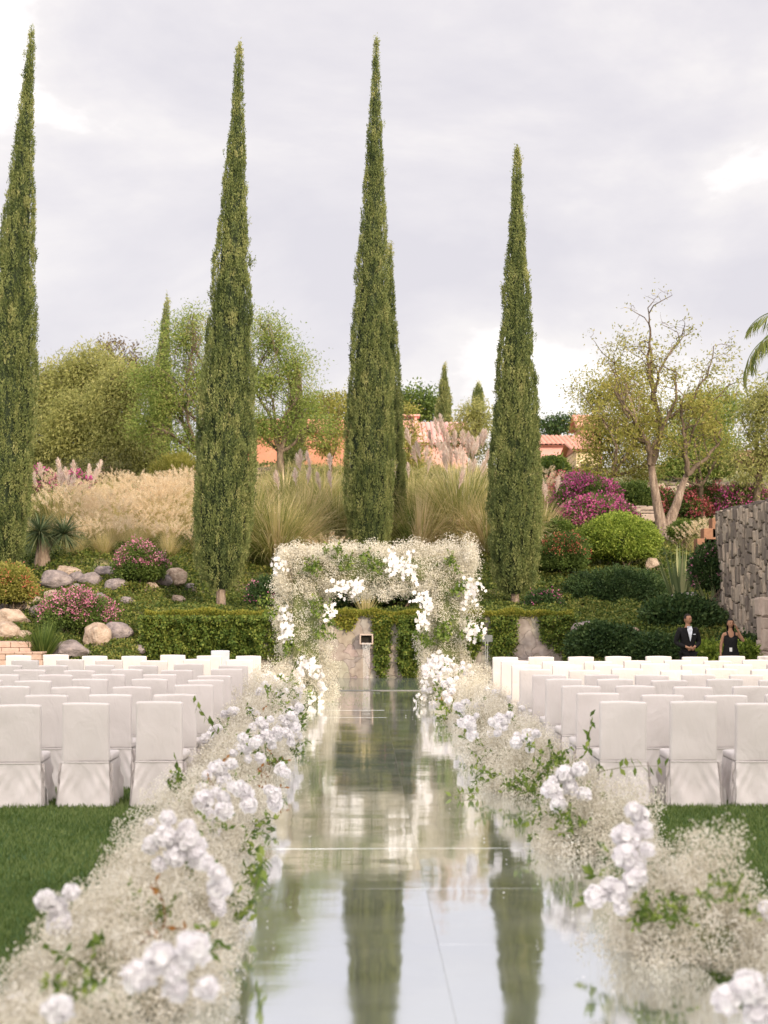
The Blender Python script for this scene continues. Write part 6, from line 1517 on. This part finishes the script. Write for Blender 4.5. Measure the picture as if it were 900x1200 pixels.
def woman():
    q = at(856, 750, 31); root = tag(empty('person', (q.x, 31, 0), R(-4), (.93,.93,.93)), 'woman in a sleeveless black dress with a white badge, one hand raised to her ear', 'person')
    J = {'pelvis': ((0,0,.93), (.155,.11)), 'spine': ((0,0,1.10), (.11,.085)), 'chest': ((0,0,1.28), (.14,.10)), 'neckb': ((0,0,1.43), (.06,.055)), 'neck': ((0,-.01,1.50), (.043,.045)), 'headc': ((0,-.015,1.57), (.05,.055)),
         'lsh': ((.155,0,1.38), .046), 'lel': ((.30,-.04,1.20), .036), 'lwrist': ((.155,-.07,1.46), .022), 'rsh': ((-.155,0,1.38), .046), 'rel': ((-.215,.01,1.10), .036), 'rwrist': ((-.235,-.05,.86), .022)}
    E = [('pelvis','spine'),('spine','chest'),('chest','neckb'),('neckb','neck'),('neck','headc'),('chest','lsh'),('lsh','lel'),('lel','lwrist'),('chest','rsh'),('rsh','rel'),('rel','rwrist')]
    hand(J, E, J['lwrist'][0], (.120,-.075,1.53), (-.25,0,1), (0,1,0), .9, 'l'); hand(J, E, J['rwrist'][0], (-.235,-.065,.80), (0,-.1,-1), (0,1,0), .9, 'r')
    for s, n in ((1,'l'),(-1,'r')):
        J[n+'hip'] = ((s*.09,0,.88), .088); J[n+'kn'] = ((s*.09,-.01,.48), .052); J[n+'an'] = ((s*.09,.02,.09), .033); J[n+'toe'] = ((s*.10,-.13,.035), .028)
        E += [('pelvis',n+'hip'),(n+'hip',n+'kn'),(n+'kn',n+'an'),(n+'an',n+'toe')]
    body = skin_mesh('body', J, E, 'skin', 2); hd = head_mesh((0,-.02,1.61), .95, R(6), True)
    obj('body', join('body', [body, hd]), M['skin'], root); face_details((0,-.02,1.61), .95, R(6), root)
    # dress: lofted rings
    rings = [(.30,.25,.19,0),(.55,.235,.175,0),(.80,.215,.155,0),(.95,.19,.145,0),(1.10,.145,.115,0),(1.24,.163,.135,0),(1.33,.150,.118,0),(1.37,.125,.10,.01)]
    V = []; n = 28
    for (z, a, b, y) in rings:
        for k in range(n):
            t = 2*math.pi*k/n; f = 1+(.05*math.sin(t*7)*max(0,(.9-z)) if z < .9 else 0)
            dz = -.075*max(0, -math.sin(t))**6 if z > 1.3 else 0
            V.append((a*math.cos(t)*f, y+b*math.sin(t)*f, z+dz))
    i_ = np.arange(n*len(rings)).reshape(len(rings), n); nx_i = np.roll(i_, -1, 1)
    F_ = np.stack([i_[:-1], nx_i[:-1], nx_i[1:], i_[1:]], -1).reshape(-1,4)
    me = np_mesh('dress', np.array(V), F_, None, True); obj('dress', me, M['black'], root)
    tb = Tubes()
    for s in (1,-1): tb.add([(s*.075,-.115,1.33),(s*.085,-.06,1.42),(s*.085,.03,1.425),(s*.08,.09,1.35)], [.016]*4, 6)
    obj('straps', tb.build('straps'), M['black'], root)
    bm = bmesh.new(); box_bm(bm, -.055, .005, -.170, -.163, .98, 1.07, bevel=.003, seg=1); obj('badge', bm_mesh('badge', bm), M['badge'], root)
    bm = bmesh.new(); bmesh.ops.create_uvsphere(bm, u_segments=24, v_segments=18, radius=1)
    bmesh.ops.delete(bm, geom=[v for v in bm.verts if (v.co.y < -.30 and v.co.z < .60)], context='VERTS')
    for v in bm.verts:
        z = v.co.z; v.co = Vector((v.co.x*(.088 if z > -.2 else .095), .012+v.co.y*.108, z*.122 if z > 0 else z*.25))
        v.co.y += .02 if z < -.3 else 0
    for v in bm.verts: v.co += Vector((0,-.02,1.61))
    obj('hair', bm_mesh('hair', bm, True), M['hair'], root)
    for s in (1,-1): obj('shoe', skin_mesh('shoe', {'a': ((s*.09,.04,.045), .040), 'b': ((s*.10,-.07,.035), .038), 'c': ((s*.105,-.16,.025), .026)}, [('a','b'),('b','c')], 'shoe', 1), None, root)
man(); woman()
